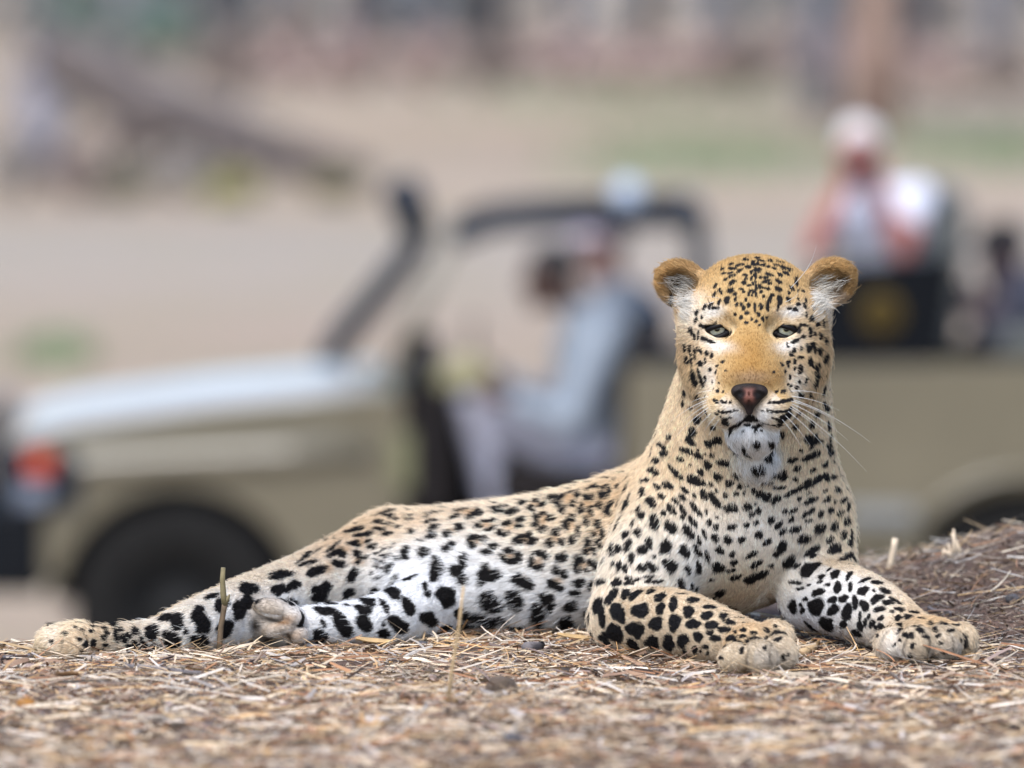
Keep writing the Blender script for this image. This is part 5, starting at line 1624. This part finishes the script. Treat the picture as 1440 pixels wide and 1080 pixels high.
def wood(name, chains_, mat, parent):
    Vs, Fs, k = [], [], 0
    for pts, radii in chains_:
        m, sd_ = len(pts), 9
        pts = [np.array(p, float) for p in pts]
        vs = []
        for i, p in enumerate(pts):
            t = pts[min(i + 1, m - 1)] - pts[max(i - 1, 0)]
            t /= np.linalg.norm(t)
            a = np.cross(t, [0.9, 0.3, 0.1] if abs(t[0]) < 0.8 else [0, 0.3, 1])
            a /= np.linalg.norm(a)
            b = np.cross(t, a)
            for j in range(sd_):
                q = radii[i] * (1 + 0.12 * math.sin(j * 2.3 + i * 1.7))
                vs.append(p + (a * math.cos(2 * math.pi * j / sd_) + b * math.sin(2 * math.pi * j / sd_)) * q)
        for i in range(m - 1):
            for j in range(sd_):
                Fs.append((k + i * sd_ + j, k + i * sd_ + (j + 1) % sd_, k + (i + 1) * sd_ + (j + 1) % sd_, k + (i + 1) * sd_ + j))
        Fs.append(tuple(k + j for j in reversed(range(sd_))))
        Fs.append(tuple(k + (m - 1) * sd_ + j for j in range(sd_)))
        Vs += vs
        k += len(vs)
    return mesh_obj(name, np.array(Vs), Fs, mat, parent)


m_bark = mat_pbr('grey_bark', (0.17, 0.165, 0.185), rough=0.9, noise=0.35, scale=3, bump=0.5, bscale=8)
m_bark2 = mat_pbr('pinkish_bark', (0.26, 0.175, 0.135), rough=0.9, noise=0.3, scale=3, bump=0.5, bscale=8)
m_dead = mat_pbr('weathered_log', (0.115, 0.095, 0.09), rough=0.9, noise=0.35, scale=2.5, bump=0.6, bscale=6)
m_dark_bark = mat_pbr('dark_bark', (0.075, 0.068, 0.075), rough=0.9, noise=0.3, scale=3)
m_dry = mat_pbr('dry_pink_leaves', (0.46, 0.335, 0.30), rough=0.9, noise=0.3, scale=1.5)
m_dry2 = mat_pbr('dry_grey_leaves', (0.36, 0.32, 0.29), rough=0.9, noise=0.3, scale=1.5)
m_brown = mat_pbr('brown_leaves', (0.25, 0.195, 0.17), rough=0.9, noise=0.3, scale=1.5)
m_green = mat_pbr('grey_green_leaves', (0.085, 0.11, 0.085), rough=0.8, noise=0.35, scale=0.8)
m_lime = mat_pbr('yellow_green_leaves', (0.32, 0.30, 0.10), rough=0.8, noise=0.3, scale=2)
m_dust_olive = mat_pbr('dull_olive_leaves', (0.20, 0.19, 0.13), rough=0.9, noise=0.3, scale=2)
m_grass = mat_pbr('fresh_grass', (0.21, 0.25, 0.14), rough=0.8, noise=0.25, scale=3)

# fallen tree
p0 = plain_at(330, 262)
ft = empty('fallen_tree', p0)
tag(ft, 'big weathered fallen tree trunk lying propped on the plain', 'log')
sc_ = (p0[1] + CAM_D) / F_PX


def rl(px, py, dy=0.0):
    return np.array([(px - 330) * sc_, dy, (262 - py) * sc_])


wood('trunk', [([rl(70, 70, 0.3), rl(130, 105, 0.2), rl(210, 150), rl(290, 178), rl(380, 205), rl(460, 230), rl(525, 246)], [0.36, 0.36, 0.34, 0.30, 0.25, 0.19, 0.12])], m_dead, ft)
wood('branch', [([rl(205, 150), rl(175, 195, -0.3), rl(165, 258, -0.5)], [0.12, 0.09, 0.06]), ([rl(290, 180), rl(330, 150, 0.4), rl(350, 100, 0.6)], [0.10, 0.06, 0.03]),
                ([rl(380, 205), rl(372, 262, -0.3)], [0.08, 0.05])], m_dead, ft)
for _ in range(16):
    a = br.uniform(60, 400)
    yb = np.interp(a, [70, 210, 380], [80, 155, 210])
    e = (a + br.uniform(-90, 90), yb + br.uniform(-40, 80))
    q0, q1 = rl(a, yb, br.uniform(-0.3, 0.5)), rl(e[0], min(e[1], 258), br.uniform(-0.8, 0.9))
    wood('branch', [([q0, q0 * 0.5 + q1 * 0.5 + np.array([br.uniform(-0.2, 0.2), 0, br.uniform(-0.1, 0.2)]), q1], [0.07, 0.05, 0.02])], m_dead, ft)
wood('broken_stub', [([rl(70, 72, 0.3), rl(50, 40, 0.4), rl(44, 14, 0.4)], [0.22, 0.14, 0.05])], m_dark_bark, ft)
# standing dead stump beside it
p = plain_at(52, 250)
sp_ = (p[1] + CAM_D) / F_PX
stp = empty('dead_stump', p)
tag(stp, 'pale standing dead stump beside the fallen trunk', 'stump')
wood('trunk', [([(0, 0, 0), (0.04, 0, 0.6), (-0.02, 0, 1.1), (0.05, 0, 1.55)], [0.26, 0.2, 0.17, 0.12])], mat_pbr('pale_dead_wood', (0.27, 0.26, 0.30), rough=0.9, noise=0.2, scale=3), stp)


def shrub(px, py, w, h, mat, label, n=1300, group=None, size=0.07):
    p = plain_at(px, py)
    s = (p[1] + CAM_D) / F_PX
    o = empty('shrub', p)
    tag(o, label, 'shrub', group)
    W_, H_ = w * s * 0.5, h * s
    blobs = [(n // 3, (0, 0, H_ * 0.5), (W_ * 0.75, W_ * 0.6, H_ * 0.5))]
    for k in range(4):
        blobs.append((n // 6, (br.uniform(-0.55, 0.55) * W_, br.uniform(-0.4, 0.4) * W_, H_ * br.uniform(0.3, 0.7)), (W_ * 0.4, W_ * 0.4, H_ * 0.32)))
    foliage('foliage', blobs, size, mat, o)
    wood('stem', [([(0, 0, -0.05), (br.uniform(-0.2, 0.2) * W_, 0, H_ * 0.3), (br.uniform(-0.6, 0.6) * W_, 0, H_ * 0.75)], [0.04, 0.03, 0.012]) for _ in range(4)], m_brown, o)
    return o


shrub(255, 280, 150, 78, m_dry2, 'pale grey dry shrub under the fallen trunk')
shrub(60, 215, 130, 70, m_dry2, 'pale tangled scrub behind the raised end of the fallen trunk')
shrub(180, 282, 90, 60, m_dust_olive, 'dull olive scrub between the brown and pale grey shrubs')
shrub(325, 285, 90, 44, m_lime, 'yellow green shrub under the fallen trunk')
shrub(190, 215, 120, 60, m_brown, 'dark brown brush in the fork under the fallen trunk')
shrub(110, 285, 120, 90, m_brown, 'brown dry shrub under the raised end of the fallen trunk')
shrub(20, 285, 120, 110, m_dry2, 'greyish dry shrub beside the standing dead stump')
shrub(470, 280, 110, 40, mat_pbr('olive_leaves', (0.23, 0.21, 0.11), rough=0.9), 'low olive shrub under the thin end of the fallen trunk')
for i, px in enumerate(range(330, 1560, 92)):
    shrub(px + br.uniform(-20, 20), 132 + br.uniform(-6, 8), 150 + br.uniform(-20, 40), 78 + br.uniform(-10, 20), m_dry if i % 4 else m_brown,
          'dry reddish shrub in the long row at the woodland edge' if i % 4 else 'dry brown shrub between reddish ones at the woodland edge', n=900,
          group='dry shrubs at the woodland edge', size=0.09)


m_dust_green = mat_pbr('dusty_green_leaves', (0.17, 0.24, 0.20), rough=0.9, noise=0.3, scale=1.2)
shrub(240, 92, 170, 110, m_dust_green, 'dusty green bush above the thick end of the fallen trunk', size=0.1)
shrub(90, 80, 180, 110, m_dust_green, 'dusty green bush behind the standing dead stump', size=0.1)
shrub(395, 96, 110, 100, m_brown, 'brown bush beside the dusty green bush', size=0.1)


def tree(px, py, w, mat, label, lean=0.0, crown=m_green, h=9.0):
    p = plain_at(px, py)
    s = (p[1] + CAM_D) / F_PX
    o = empty('tree', p)
    tag(o, label, 'tree', 'trees of the woodland behind')
    r = w * s * 0.5
    ch = [([(0, 0, -0.1), (lean * 0.3, 0, 1.2), (lean * 0.7, 0.1, 3.0), (lean, 0.2, h * 0.55), (lean * 1.1, 0.2, h * 0.85)], [r * 1.25, r, r * 0.85, r * 0.6, r * 0.2])]
    lb = []
    for k in range(5):
        a = br.uniform(0, 6.28)
        lb.append(([(lean * 0.8, 0.1, h * (0.38 + 0.07 * k)), (lean + math.cos(a) * 1.2, math.sin(a) * 1.2, h * (0.5 + 0.07 * k)), (lean + math.cos(a) * 2.2, math.sin(a) * 2.2, h * (0.62 + 0.06 * k))],
                   [r * 0.4, r * 0.25, r * 0.08]))
    wood('trunk', ch, mat, o)
    wood('limb', lb, mat, o)
    foliage('crown', [(260, (lean + math.cos(q) * 1.9, math.sin(q) * 1.9, h * (0.66 + 0.1 * (k % 3))), (1.5, 1.5, 1.1)) for k, q in enumerate(np.linspace(0, 5.4, 7))], 0.16, crown, o)
    return o


tree(1228, 186, 66, m_bark2, 'thick pinkish brown tree trunk beside the photographer', 0.1)
tree(1152, 168, 42, m_bark, 'slim grey tree trunk left of the thick pinkish trunk', -0.1)
tree(1302, 96, 40, m_dark_bark, 'dark tree trunk right of the thick pinkish trunk')
tree(1395, 120, 34, m_bark, 'grey tree trunk right of the dark trunk')
for px, py, w, mt, lb in ((300, 112, 30, m_dark_bark, 'dark trunk'), (505, 92, 44, m_dark_bark, 'dark trunk'), (590, 88, 30, m_bark, 'grey trunk'), (690, 84, 42, m_dark_bark, 'dark trunk'),
                          (800, 90, 30, m_bark, 'grey trunk'), (905, 84, 34, m_dark_bark, 'dark trunk'), (1010, 90, 30, m_bark, 'grey trunk'), (405, 90, 26, m_bark, 'grey trunk'), (180, 90, 30, m_bark, 'grey trunk')):
    tree(px, py, w, mt, lb + ' in the row of trees at the woodland edge', br.uniform(-0.4, 0.4))
# wood behind, one mass
V_, F_, k_ = [], [], 0
for x in np.arange(-60, 61, 5.0):
    for layer in range(2):
        c = (x + br.uniform(-2, 2), 172 + layer * 12 + br.uniform(-4, 4), PLAIN_Z + br.uniform(1.2, 3.4) + layer * 2.5)
        V, F = leaf_cloud(520, c, (5.5, 4.0, 4.2), 0.42, shell=0.2)
        V_.append(V)
        F_.append(F + k_)
        k_ += len(V)
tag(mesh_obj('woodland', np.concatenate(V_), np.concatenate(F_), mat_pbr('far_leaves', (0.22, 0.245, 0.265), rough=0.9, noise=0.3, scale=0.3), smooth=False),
    'grey green woodland far behind the plain', kind='stuff')


def grass_patch(px, py, w, d, n, label, hgt=0.22):
    p = plain_at(px, py)
    s = (p[1] + CAM_D) / F_PX
    X = p[0] + br.normal(0, w * s * 0.36, n)
    Yg = p[1] + br.normal(0, d * 0.4, n)
    Z = ground_z(X, Yg)
    h_ = hgt * br.uniform(0.5, 1.2, n)
    a = br.uniform(0, 6.28, n)
    lx, ly = np.cos(a), np.sin(a)
    wd = 0.02
    V = np.stack([np.stack([X - lx * wd, Yg - ly * wd, Z], 1), np.stack([X + lx * wd, Yg + ly * wd, Z], 1),
                  np.stack([X + ly * h_ * 0.4, Yg - lx * h_ * 0.4, Z + h_], 1)], 1).reshape(-1, 3)
    o = mesh_obj('grass', V, np.arange(n * 3).reshape(n, 3), m_grass, smooth=False)
    return tag(o, label, kind='stuff')


grass_patch(80, 505, 60, 1.2, 500, 'small green grass tuft on the plain left of the pickup', 0.18)
grass_patch(1000, 225, 270, 9, 1300, 'patch of green grass on the plain behind the pickup')
grass_patch(1400, 215, 220, 9, 1000, 'patch of green grass right of the thick trunk')
grass_patch(900, 150, 380, 12, 700, 'thin green grass before the dry shrubs')
# ================================================================== straw, chips and small things on the mound
lr = np.random.default_rng(21)


def gz(x, y):
    return float(ground_z(x, y))


STRAW = np.array([(0.60, 0.45, 0.27), (0.68, 0.56, 0.39), (0.72, 0.65, 0.54), (0.48, 0.33, 0.18), (0.36, 0.20, 0.11), (0.30, 0.23, 0.18),
                  (0.55, 0.36, 0.17), (0.70, 0.60, 0.46), (0.22, 0.15, 0.11), (0.62, 0.59, 0.55), (0.78, 0.72, 0.64), (0.74, 0.64, 0.50), (0.42, 0.22, 0.12)])


def straw_field(name, n, sampler, lmin, lmax, wmin, wmax, lift, palette, label):
    X, Y = sampler(n)
    L = lmin + (lmax - lmin) * lr.random(n) ** 2.2
    Wd = wmin + (wmax - wmin) * lr.random(n) ** 2
    A = lr.normal(0, 0.75, n) + (lr.random(n) < 0.5) * math.pi
    A = np.where(lr.random(n) < 0.3, lr.uniform(0, 2 * math.pi, n), A)
    pitch = np.abs(lr.normal(0, lift, n)) * np.minimum(1, 0.05 / L)
    bend = lr.normal(0, 0.5, n)
    base = ground_z(X, Y) + lr.uniform(0.0005, 0.008, n) * np.where(L > 0.02, 1, 0.5)
    dx, dy = np.cos(A), np.sin(A)
    V = np.zeros((n, 4, 3, 3))
    roll = lr.uniform(-0.9, 0.9, n)
    for i, t in enumerate((0, 0.33, 0.67, 1.0)):
        s = (t - 0.5) * L
        off = bend * L * 0.35 * (t - 0.5) ** 2 * 4 * 0.4
        cx = X + dx * s - dy * off
        cy = Y + dy * s + dx * off
        zz = np.maximum(base, ground_z(cx, cy) + 0.0015) + np.sin(pitch) * t * L - np.abs(bend) * L * 0.12 * (t - 0.5) ** 2
        w = Wd * (1.0 - 0.45 * t) * 0.5
        for k, q in enumerate((-1, 0, 1)):
            V[:, i, k, 0] = cx - dy * w * q * np.cos(roll)
            V[:, i, k, 1] = cy + dx * w * q * np.cos(roll)
            V[:, i, k, 2] = zz + w * q * np.sin(roll) + (w * 0.55 if k == 1 else 0)
    idx = np.arange(n * 12).reshape(n, 4, 3)
    F = []
    for i in range(3):
        for k in range(2):
            F.append(np.stack([idx[:, i, k], idx[:, i + 1, k], idx[:, i + 1, k + 1], idx[:, i, k + 1]], 1))
    F = np.concatenate(F)
    ci = palette[lr.integers(0, len(palette), n)] * lr.uniform(0.55, 1.15, n)[:, None]
    o = mesh_obj(name, V.reshape(-1, 3), F, m_straw, smooth=False, cols=np.repeat(ci, 12, 0))
    tag(o, label, kind='stuff')
    return o


m_straw = mat_pbr('straw', rough=0.7, attr='Col', noise=0.25, scale=60.0, spec=0.3)


def samp_front(n):
    y = -2.4 + 2.75 * lr.random(n) ** 0.85
    x = lr.uniform(-0.82, 0.86, n)
    k = (lr.random(n) < np.interp(x, [0.35, 0.7], [1, 0.45])) | (y < -0.35)
    x, y = np.where(k, x, lr.uniform(-0.8, 0.3, n)), y
    crest = np.interp(x, [-1.2, -0.65, -0.5, -0.3, 0.0], [-0.3, -0.07, 0.06, 0.40, 0.85])
    y = np.minimum(y, crest + 0.06 * lr.random(n))
    bare = (x > 0.40 + 0.1 * lr.random(n)) & (y > -0.17 + 0.06 * lr.normal(0, 1, n))
    return np.where(bare, x - 0.75, x), np.where(bare, -0.3 - 1.6 * lr.random(n), y)


def samp_hump(n):
    return 0.42 + 0.55 * lr.random(n), -0.2 + 1.2 * lr.random(n)


straw_field('dry_straw', 11000, samp_front, 0.010, 0.095, 0.0012, 0.0062, 0.16, STRAW * np.array([0.98, 0.91, 0.84]), 'dry yellow and grey straw strewn over the mound')
def samp_outer(n):
    x, y = lr.uniform(-2.2, 2.2, 4 * n), lr.uniform(-4.4, 0.4, 4 * n)
    crest = np.interp(x, [-30, -1.2, -0.65, -0.5, -0.3, 0.0, 0.5, 30], [-0.6, -0.3, -0.07, 0.06, 0.40, 0.85, 1.1, 1.6])
    k = ((np.abs(x) > 0.83) | (y < -2.35)) & (y < crest) & ~((x > 0.7) & (y > -0.1))
    return x[k][:n], y[k][:n]


straw_field('outer_straw', 9000, samp_outer, 0.012, 0.11, 0.0014, 0.0075, 0.16, STRAW * np.array([0.98, 0.91, 0.84]), 'dry straw thinning out around the mound')
straw_field('outer_crumbs', 9000, samp_outer, 0.006, 0.03, 0.002, 0.010, 0.3, STRAW * np.array([0.88, 0.79, 0.71]), 'broken straw and bark bits around the mound')
straw_field('straw_crumbs', 30000, samp_front, 0.004, 0.022, 0.001, 0.006, 0.35, STRAW * np.array([0.88, 0.79, 0.71]), 'short broken bits of straw and bark on the mound')
straw_field('leaf_chips', 3200, samp_front, 0.008, 0.034, 0.004, 0.013, 0.3, np.array([(0.36, 0.22, 0.14), (0.45, 0.33, 0.24), (0.30, 0.22, 0.19), (0.52, 0.40, 0.28), (0.24, 0.15, 0.10), (0.46, 0.40, 0.36)]),
            'broken dead leaves and bark chips between the straw')


def samp_edge(n):
    px = np.concatenate([lr.uniform(60, 420, n // 3), lr.uniform(400, 860, n // 3), lr.uniform(840, 1370, n - 2 * (n // 3))])
    py = np.interp(px, [60, 140, 330, 430, 480, 560, 700, 820, 850, 950, 1030, 1110, 1130, 1230, 1280, 1370], [924, 920, 916, 908, 905, 900, 893, 893, 912, 924, 938, 942, 925, 912, 930, 926]) + lr.normal(2, 5, n)
    D_ = F_PX * CAM_Z / (py + 150.0)
    return (px - 720) / F_PX * D_, D_ - CAM_D


straw_field('edge_straw', 1100, samp_edge, 0.008, 0.055, 0.001, 0.0042, 0.32, STRAW * np.array([0.98, 0.91, 0.84]), 'straw pushed up against the paws and belly of the leopard')
straw_field('dry_root_fibres', 2600, samp_hump, 0.01, 0.07, 0.0007, 0.0028, 0.22, STRAW * 0.8, 'thin straw and root fibres on the bare soil bank')
straw_field('soil_crumbs', 9000, samp_hump, 0.003, 0.011, 0.002, 0.007, 0.5, np.array([(0.10, 0.07, 0.05), (0.17, 0.12, 0.09), (0.25, 0.19, 0.15), (0.13, 0.08, 0.06)]),
            'dark crumbs of soil on the bare bank')


def tube(name, pts, radii, mat, parent=None, sides=7, wob=0.0, cols=None):
    pts = [np.array(p, float) for p in pts]
    vs, fs = [], []
    m = len(pts)
    for i, p in enumerate(pts):
        t = pts[min(i + 1, m - 1)] - pts[max(i - 1, 0)]
        t = t / np.linalg.norm(t)
        a = np.cross(t, [0.12, 0.97, 0.2] if abs(t[1]) < 0.9 else [1, 0, 0])
        a /= np.linalg.norm(a)
        b = np.cross(t, a)
        for j in range(sides):
            r = radii[i] * (1 + wob * lr.uniform(-1, 1))
            vs.append(p + (a * math.cos(2 * math.pi * j / sides) + b * math.sin(2 * math.pi * j / sides)) * r)
    for i in range(m - 1):
        for j in range(sides):
            fs.append((i * sides + j, i * sides + (j + 1) % sides, (i + 1) * sides + (j + 1) % sides, (i + 1) * sides + j))
    fs.append(tuple(reversed(range(sides))))
    fs.append(tuple(range((m - 1) * sides, m * sides)))
    return mesh_obj(name, np.array(vs), fs, mat, parent)


def on_ground(px, py):
    """The spot of the mound seen at (px, py)."""
    for Y in np.arange(-2.4, 1.6, 0.004):
        p = at(px, py, Y)
        if p[2] <= ground_z(p[0], Y):
            return p
    return at(px, py, 0.5)


m_twig = mat_pbr('twig_bark', (0.13, 0.088, 0.05), rough=0.8, noise=0.35, scale=120)
m_twig2 = mat_pbr('twig_green', (0.19, 0.155, 0.075), rough=0.7, noise=0.3, scale=120)
m_grey = mat_pbr('twig_grey', (0.16, 0.14, 0.14), rough=0.85, noise=0.35, scale=150)
m_pale = mat_pbr('stalk_pale', (0.62, 0.50, 0.36), rough=0.7, noise=0.25, scale=150)
m_tan = mat_pbr('stalk_tan', (0.50, 0.35, 0.19), rough=0.7, noise=0.25, scale=150)

# the upright twig in front of the outstretched hind leg
b0 = on_ground(308, 922)
Y = b0[1]
tw = empty('twig', b0)
tag(tw, 'upright brown twig stuck in the ground before the stretched hind leg', 'twig')


def rel(pts, o):
    return [np.array(p) - o for p in pts]


tube('stem', rel([at(308, 926, Y), at(309, 905, Y), at(311, 880, Y), at(315, 858, Y), at(316, 850, Y)], b0), [0.0042, 0.0038, 0.0036, 0.0036, 0.004], m_twig, tw, wob=0.1)
tube('stem', rel([at(316, 851, Y), at(314, 835, Y), at(313, 815, Y), at(314, 798, Y)], b0), [0.004, 0.0038, 0.0034, 0.003], m_twig2, tw, wob=0.08)
tube('bud', rel([at(316, 850, Y), at(320, 842, Y), at(323, 836, Y)], b0), [0.003, 0.003, 0.001], m_twig2, tw)
tube('bud', rel([at(312, 822, Y), at(309, 818, Y)], b0), [0.0016, 0.0006], m_twig, tw)


def stalk(name, pts, r0, r1, mat, label, cat, wob=0.08, group=None):
    o = tube(name, pts, list(np.linspace(r0, r1, len(pts))), mat, wob=wob)
    tag(o, label, cat, group)
    return o


p = on_ground(630, 990)
stalk('grass_stalk', [at(629, 996, p[1]), at(636, 940, p[1]), at(645, 885, p[1] - 0.01), at(652, 824, p[1] - 0.02)], 0.0026, 0.0016, m_tan,
      'dry tan grass stalk standing out of focus before the pale belly', 'stalk')
p = on_ground(1251, 803)
stalk('cut_stalk', [at(1250, 808, p[1]), at(1253, 790, p[1]), at(1257, 772, p[1]), at(1259, 757, p[1])], 0.0052, 0.0046, m_pale,
      'short pale cut stalk standing on the soil bank behind the right paw', 'stalk', 0.12)
# stubble tuft on the crest of the bank
p = on_ground(1342, 785)
tf = empty('stubble_tuft', p)
tag(tf, 'dead stubble tuft with bent straws on the crest of the soil bank', 'grass tuft')
for a, b, r in (((1340, 785), (1341, 744), 0.003), ((1346, 784), (1338, 750), 0.0022), ((1344, 774), (1367, 745), 0.0009), ((1338, 785), (1326, 772), 0.003),
                ((1326, 773), (1324, 785), 0.002), ((1350, 786), (1345, 760), 0.002), ((1352, 784), (1362, 770), 0.0013), ((1336, 786), (1333, 764), 0.0022)):
    tube('straw', rel([at(*a, p[1]), at((a[0] + b[0]) / 2 + 2, (a[1] + b[1]) / 2, p[1]), at(*b, p[1])], p), [r, r * 0.9, r * 0.5], m_pale if r > 0.001 else m_tan, tf)


def lying(name, a, b, r, mat, label, cat, sag=0.0, n=7, zoff=None, wob=0.15, group=None):
    A_, B_ = on_ground(*a), on_ground(*b)
    pts = []
    for t in np.linspace(0, 1, n):
        q = A_ * (1 - t) + B_ * t
        q[0] += 0.004 * math.sin(t * 9 + a[0])
        q[2] = max(gz(q[0], q[1]) + r * 0.9 + 0.003, A_[2] * (1 - t) + B_[2] * t + r * 0.9 + (zoff or 0)) + sag * math.sin(math.pi * t)
        pts.append(q)
    return tag(tube(name, pts, [r * (1.0 - 0.3 * t) for t in np.linspace(0, 1, n)], mat, wob=wob), label, cat, group)


lying('stick', (-30, 938), (52, 928), 0.0040, m_grey, 'dark grey stick lying on the crest beside the hind paw', 'stick')
lying('stick', (180, 944), (282, 954), 0.0036, m_grey, 'thin grey stick lying below the stretched hind leg', 'stick')
lying('straw_stem', (288, 907), (352, 912), 0.0028, m_pale, 'pale straw stem lying between upright twig and hind sole', 'straw', zoff=0.006)
lying('stick', (738, 922), (764, 918), 0.0075, m_grey, 'short thick grey stick lying below the belly', 'stick', n=4)
lying('straw_stem', (1128, 927), (1150, 915), 0.0058, m_tan, 'stubby tan straw piece between the two front paws', 'straw', n=3, wob=0.05)
lying('twig', (460, 908), (486, 889), 0.0016, m_grey, 'fine dark twig leaning on the lower hind leg', 'twig', zoff=0.01)
lying('straw_stem', (905, 912), (958, 922), 0.0026, m_tan, 'bent tan straw lying against the folded forearm', 'straw', zoff=0.004)
lying('straw_stem', (915, 902), (932, 918), 0.0024, mat_pbr('straw_red', (0.32, 0.17, 0.08), rough=0.7), 'reddish brown straw sloping against the folded forearm', 'straw', zoff=0.012, n=4)
lying('straw_stem', (645, 990), (762, 978), 0.0028, m_pale, 'long pale straw stem lying in front of the round dung ball', 'straw')
lying('root', (1302, 862), (1340, 868), 0.0028, m_grey, 'dark root lying on the bank behind the reaching paw', 'root')
lying('straw_stem', (1350, 842), (1445, 830), 0.0014, m_tan, 'thin straw lying across the soil bank near a dark stone', 'straw')


def pebble(name, px, py, r, mat, label, cat, sq=0.75, seed=0):
    p = on_ground(px, py)
    bm = bmesh.new()
    bmesh.ops.create_icosphere(bm, subdivisions=3, radius=1.0)
    for v in bm.verts:
        k = 1 + 0.22 * mnoise.noise(v.co * 1.6 + Vector((seed, 0, 0))) + 0.06 * mnoise.noise(v.co * 5 + Vector((0, seed, 0)))
        v.co = Vector((v.co.x * r * k, v.co.y * r * k * 0.9, v.co.z * r * k * sq))
    me = bpy.data.meshes.new(name)
    bm.to_mesh(me)
    bm.free()
    me.polygons.foreach_set('use_smooth', np.ones(len(me.polygons), dtype=bool))
    me.materials.append(mat)
    o = bpy.data.objects.new(name, me)
    COL.objects.link(o)
    o.location = (p[0], p[1], gz(p[0], p[1]) + r * sq * 0.7)
    return tag(o, label, cat)


m_dung = mat_pbr('dung', (0.12, 0.085, 0.06), rough=0.9, noise=0.4, scale=300, bump=0.6, bscale=700)
m_stone = mat_pbr('dark_stone', (0.075, 0.07, 0.075), rough=0.8, noise=0.3, scale=200, bump=0.4, bscale=400)
m_fruit = mat_pbr('dry_fruit', (0.30, 0.13, 0.02), rough=0.6, noise=0.4, scale=150)
pebble('dung_ball', 705, 978, 0.019, m_dung, 'round brown dung ball half sunk in the straw', 'dung', seed=2)
pebble('dung_ball', 603, 953, 0.008, m_dung, 'small dark dung pellet in the straw below the belly', 'dung', seed=5)
pebble('fallen_fruit', 36, 1000, 0.013, m_fruit, 'small orange fallen fruit in the straw', 'fruit', seed=3)
pebble('stone', 1424, 848, 0.009, m_stone, 'small dark stone on the soil bank', 'stone', seed=7)
pebble('stone', 594, 912, 0.008, m_stone, 'small dark bluish stone against the lower belly', 'stone', seed=9)
pebble('stone', 722, 1050, 0.012, m_stone, 'dark stone half buried in the near straw', 'stone', seed=12)
pebble('soil_clod', 257, 988, 0.011, m_dung, 'dark soil clod in the straw below the hind leg', 'clod', seed=14)


def leaf(name, px, py, ln, w, rz, mat, label, curl=0.4):
    p = on_ground(px, py)
    vs, fs = [], []
    n = 7
    for i in range(n):
        t = i / (n - 1)
        ww = w * math.sin(math.pi * (0.08 + 0.88 * t)) ** 0.8
        for k in (-1, -0.5, 0, 0.5, 1):
            vs.append((ln * (t - 0.5), ww * k, 0.004 + curl * w * k * k + 0.35 * ln * curl * (t - 0.5) ** 2 + 0.002))
    for i in range(n - 1):
        for k in range(4):
            fs.append((i * 5 + k, (i + 1) * 5 + k, (i + 1) * 5 + k + 1, i * 5 + k + 1))
    o = mesh_obj(name, np.array(vs), fs, mat)
    md = o.modifiers.new('thick', 'SOLIDIFY')
    md.thickness = 0.0006
    o.location = (p[0], p[1], gz(p[0], p[1]) + 0.004)
    o.rotation_euler = (0.25, 0.1, rz)
    return tag(o, label, 'leaf')


m_leaf = mat_pbr('dead_leaf', (0.27, 0.15, 0.07), rough=0.75, noise=0.35, scale=90)
m_leaf2 = mat_pbr('tan_leaf', (0.48, 0.32, 0.15), rough=0.75, noise=0.3, scale=90)
leaf('dead_leaf', 525, 914, 0.048, 0.008, 0.15, m_leaf2, 'curled tan dead leaf below the lower hind leg')
leaf('dead_leaf', 95, 962, 0.045, 0.010, 2.3, m_leaf, 'curled dark brown dead leaf in the straw below the hind paw', 0.35)
leaf('dead_leaf', 810, 908, 0.05, 0.007, 0.1, m_leaf2, 'narrow tan dead leaf beside the elbow')
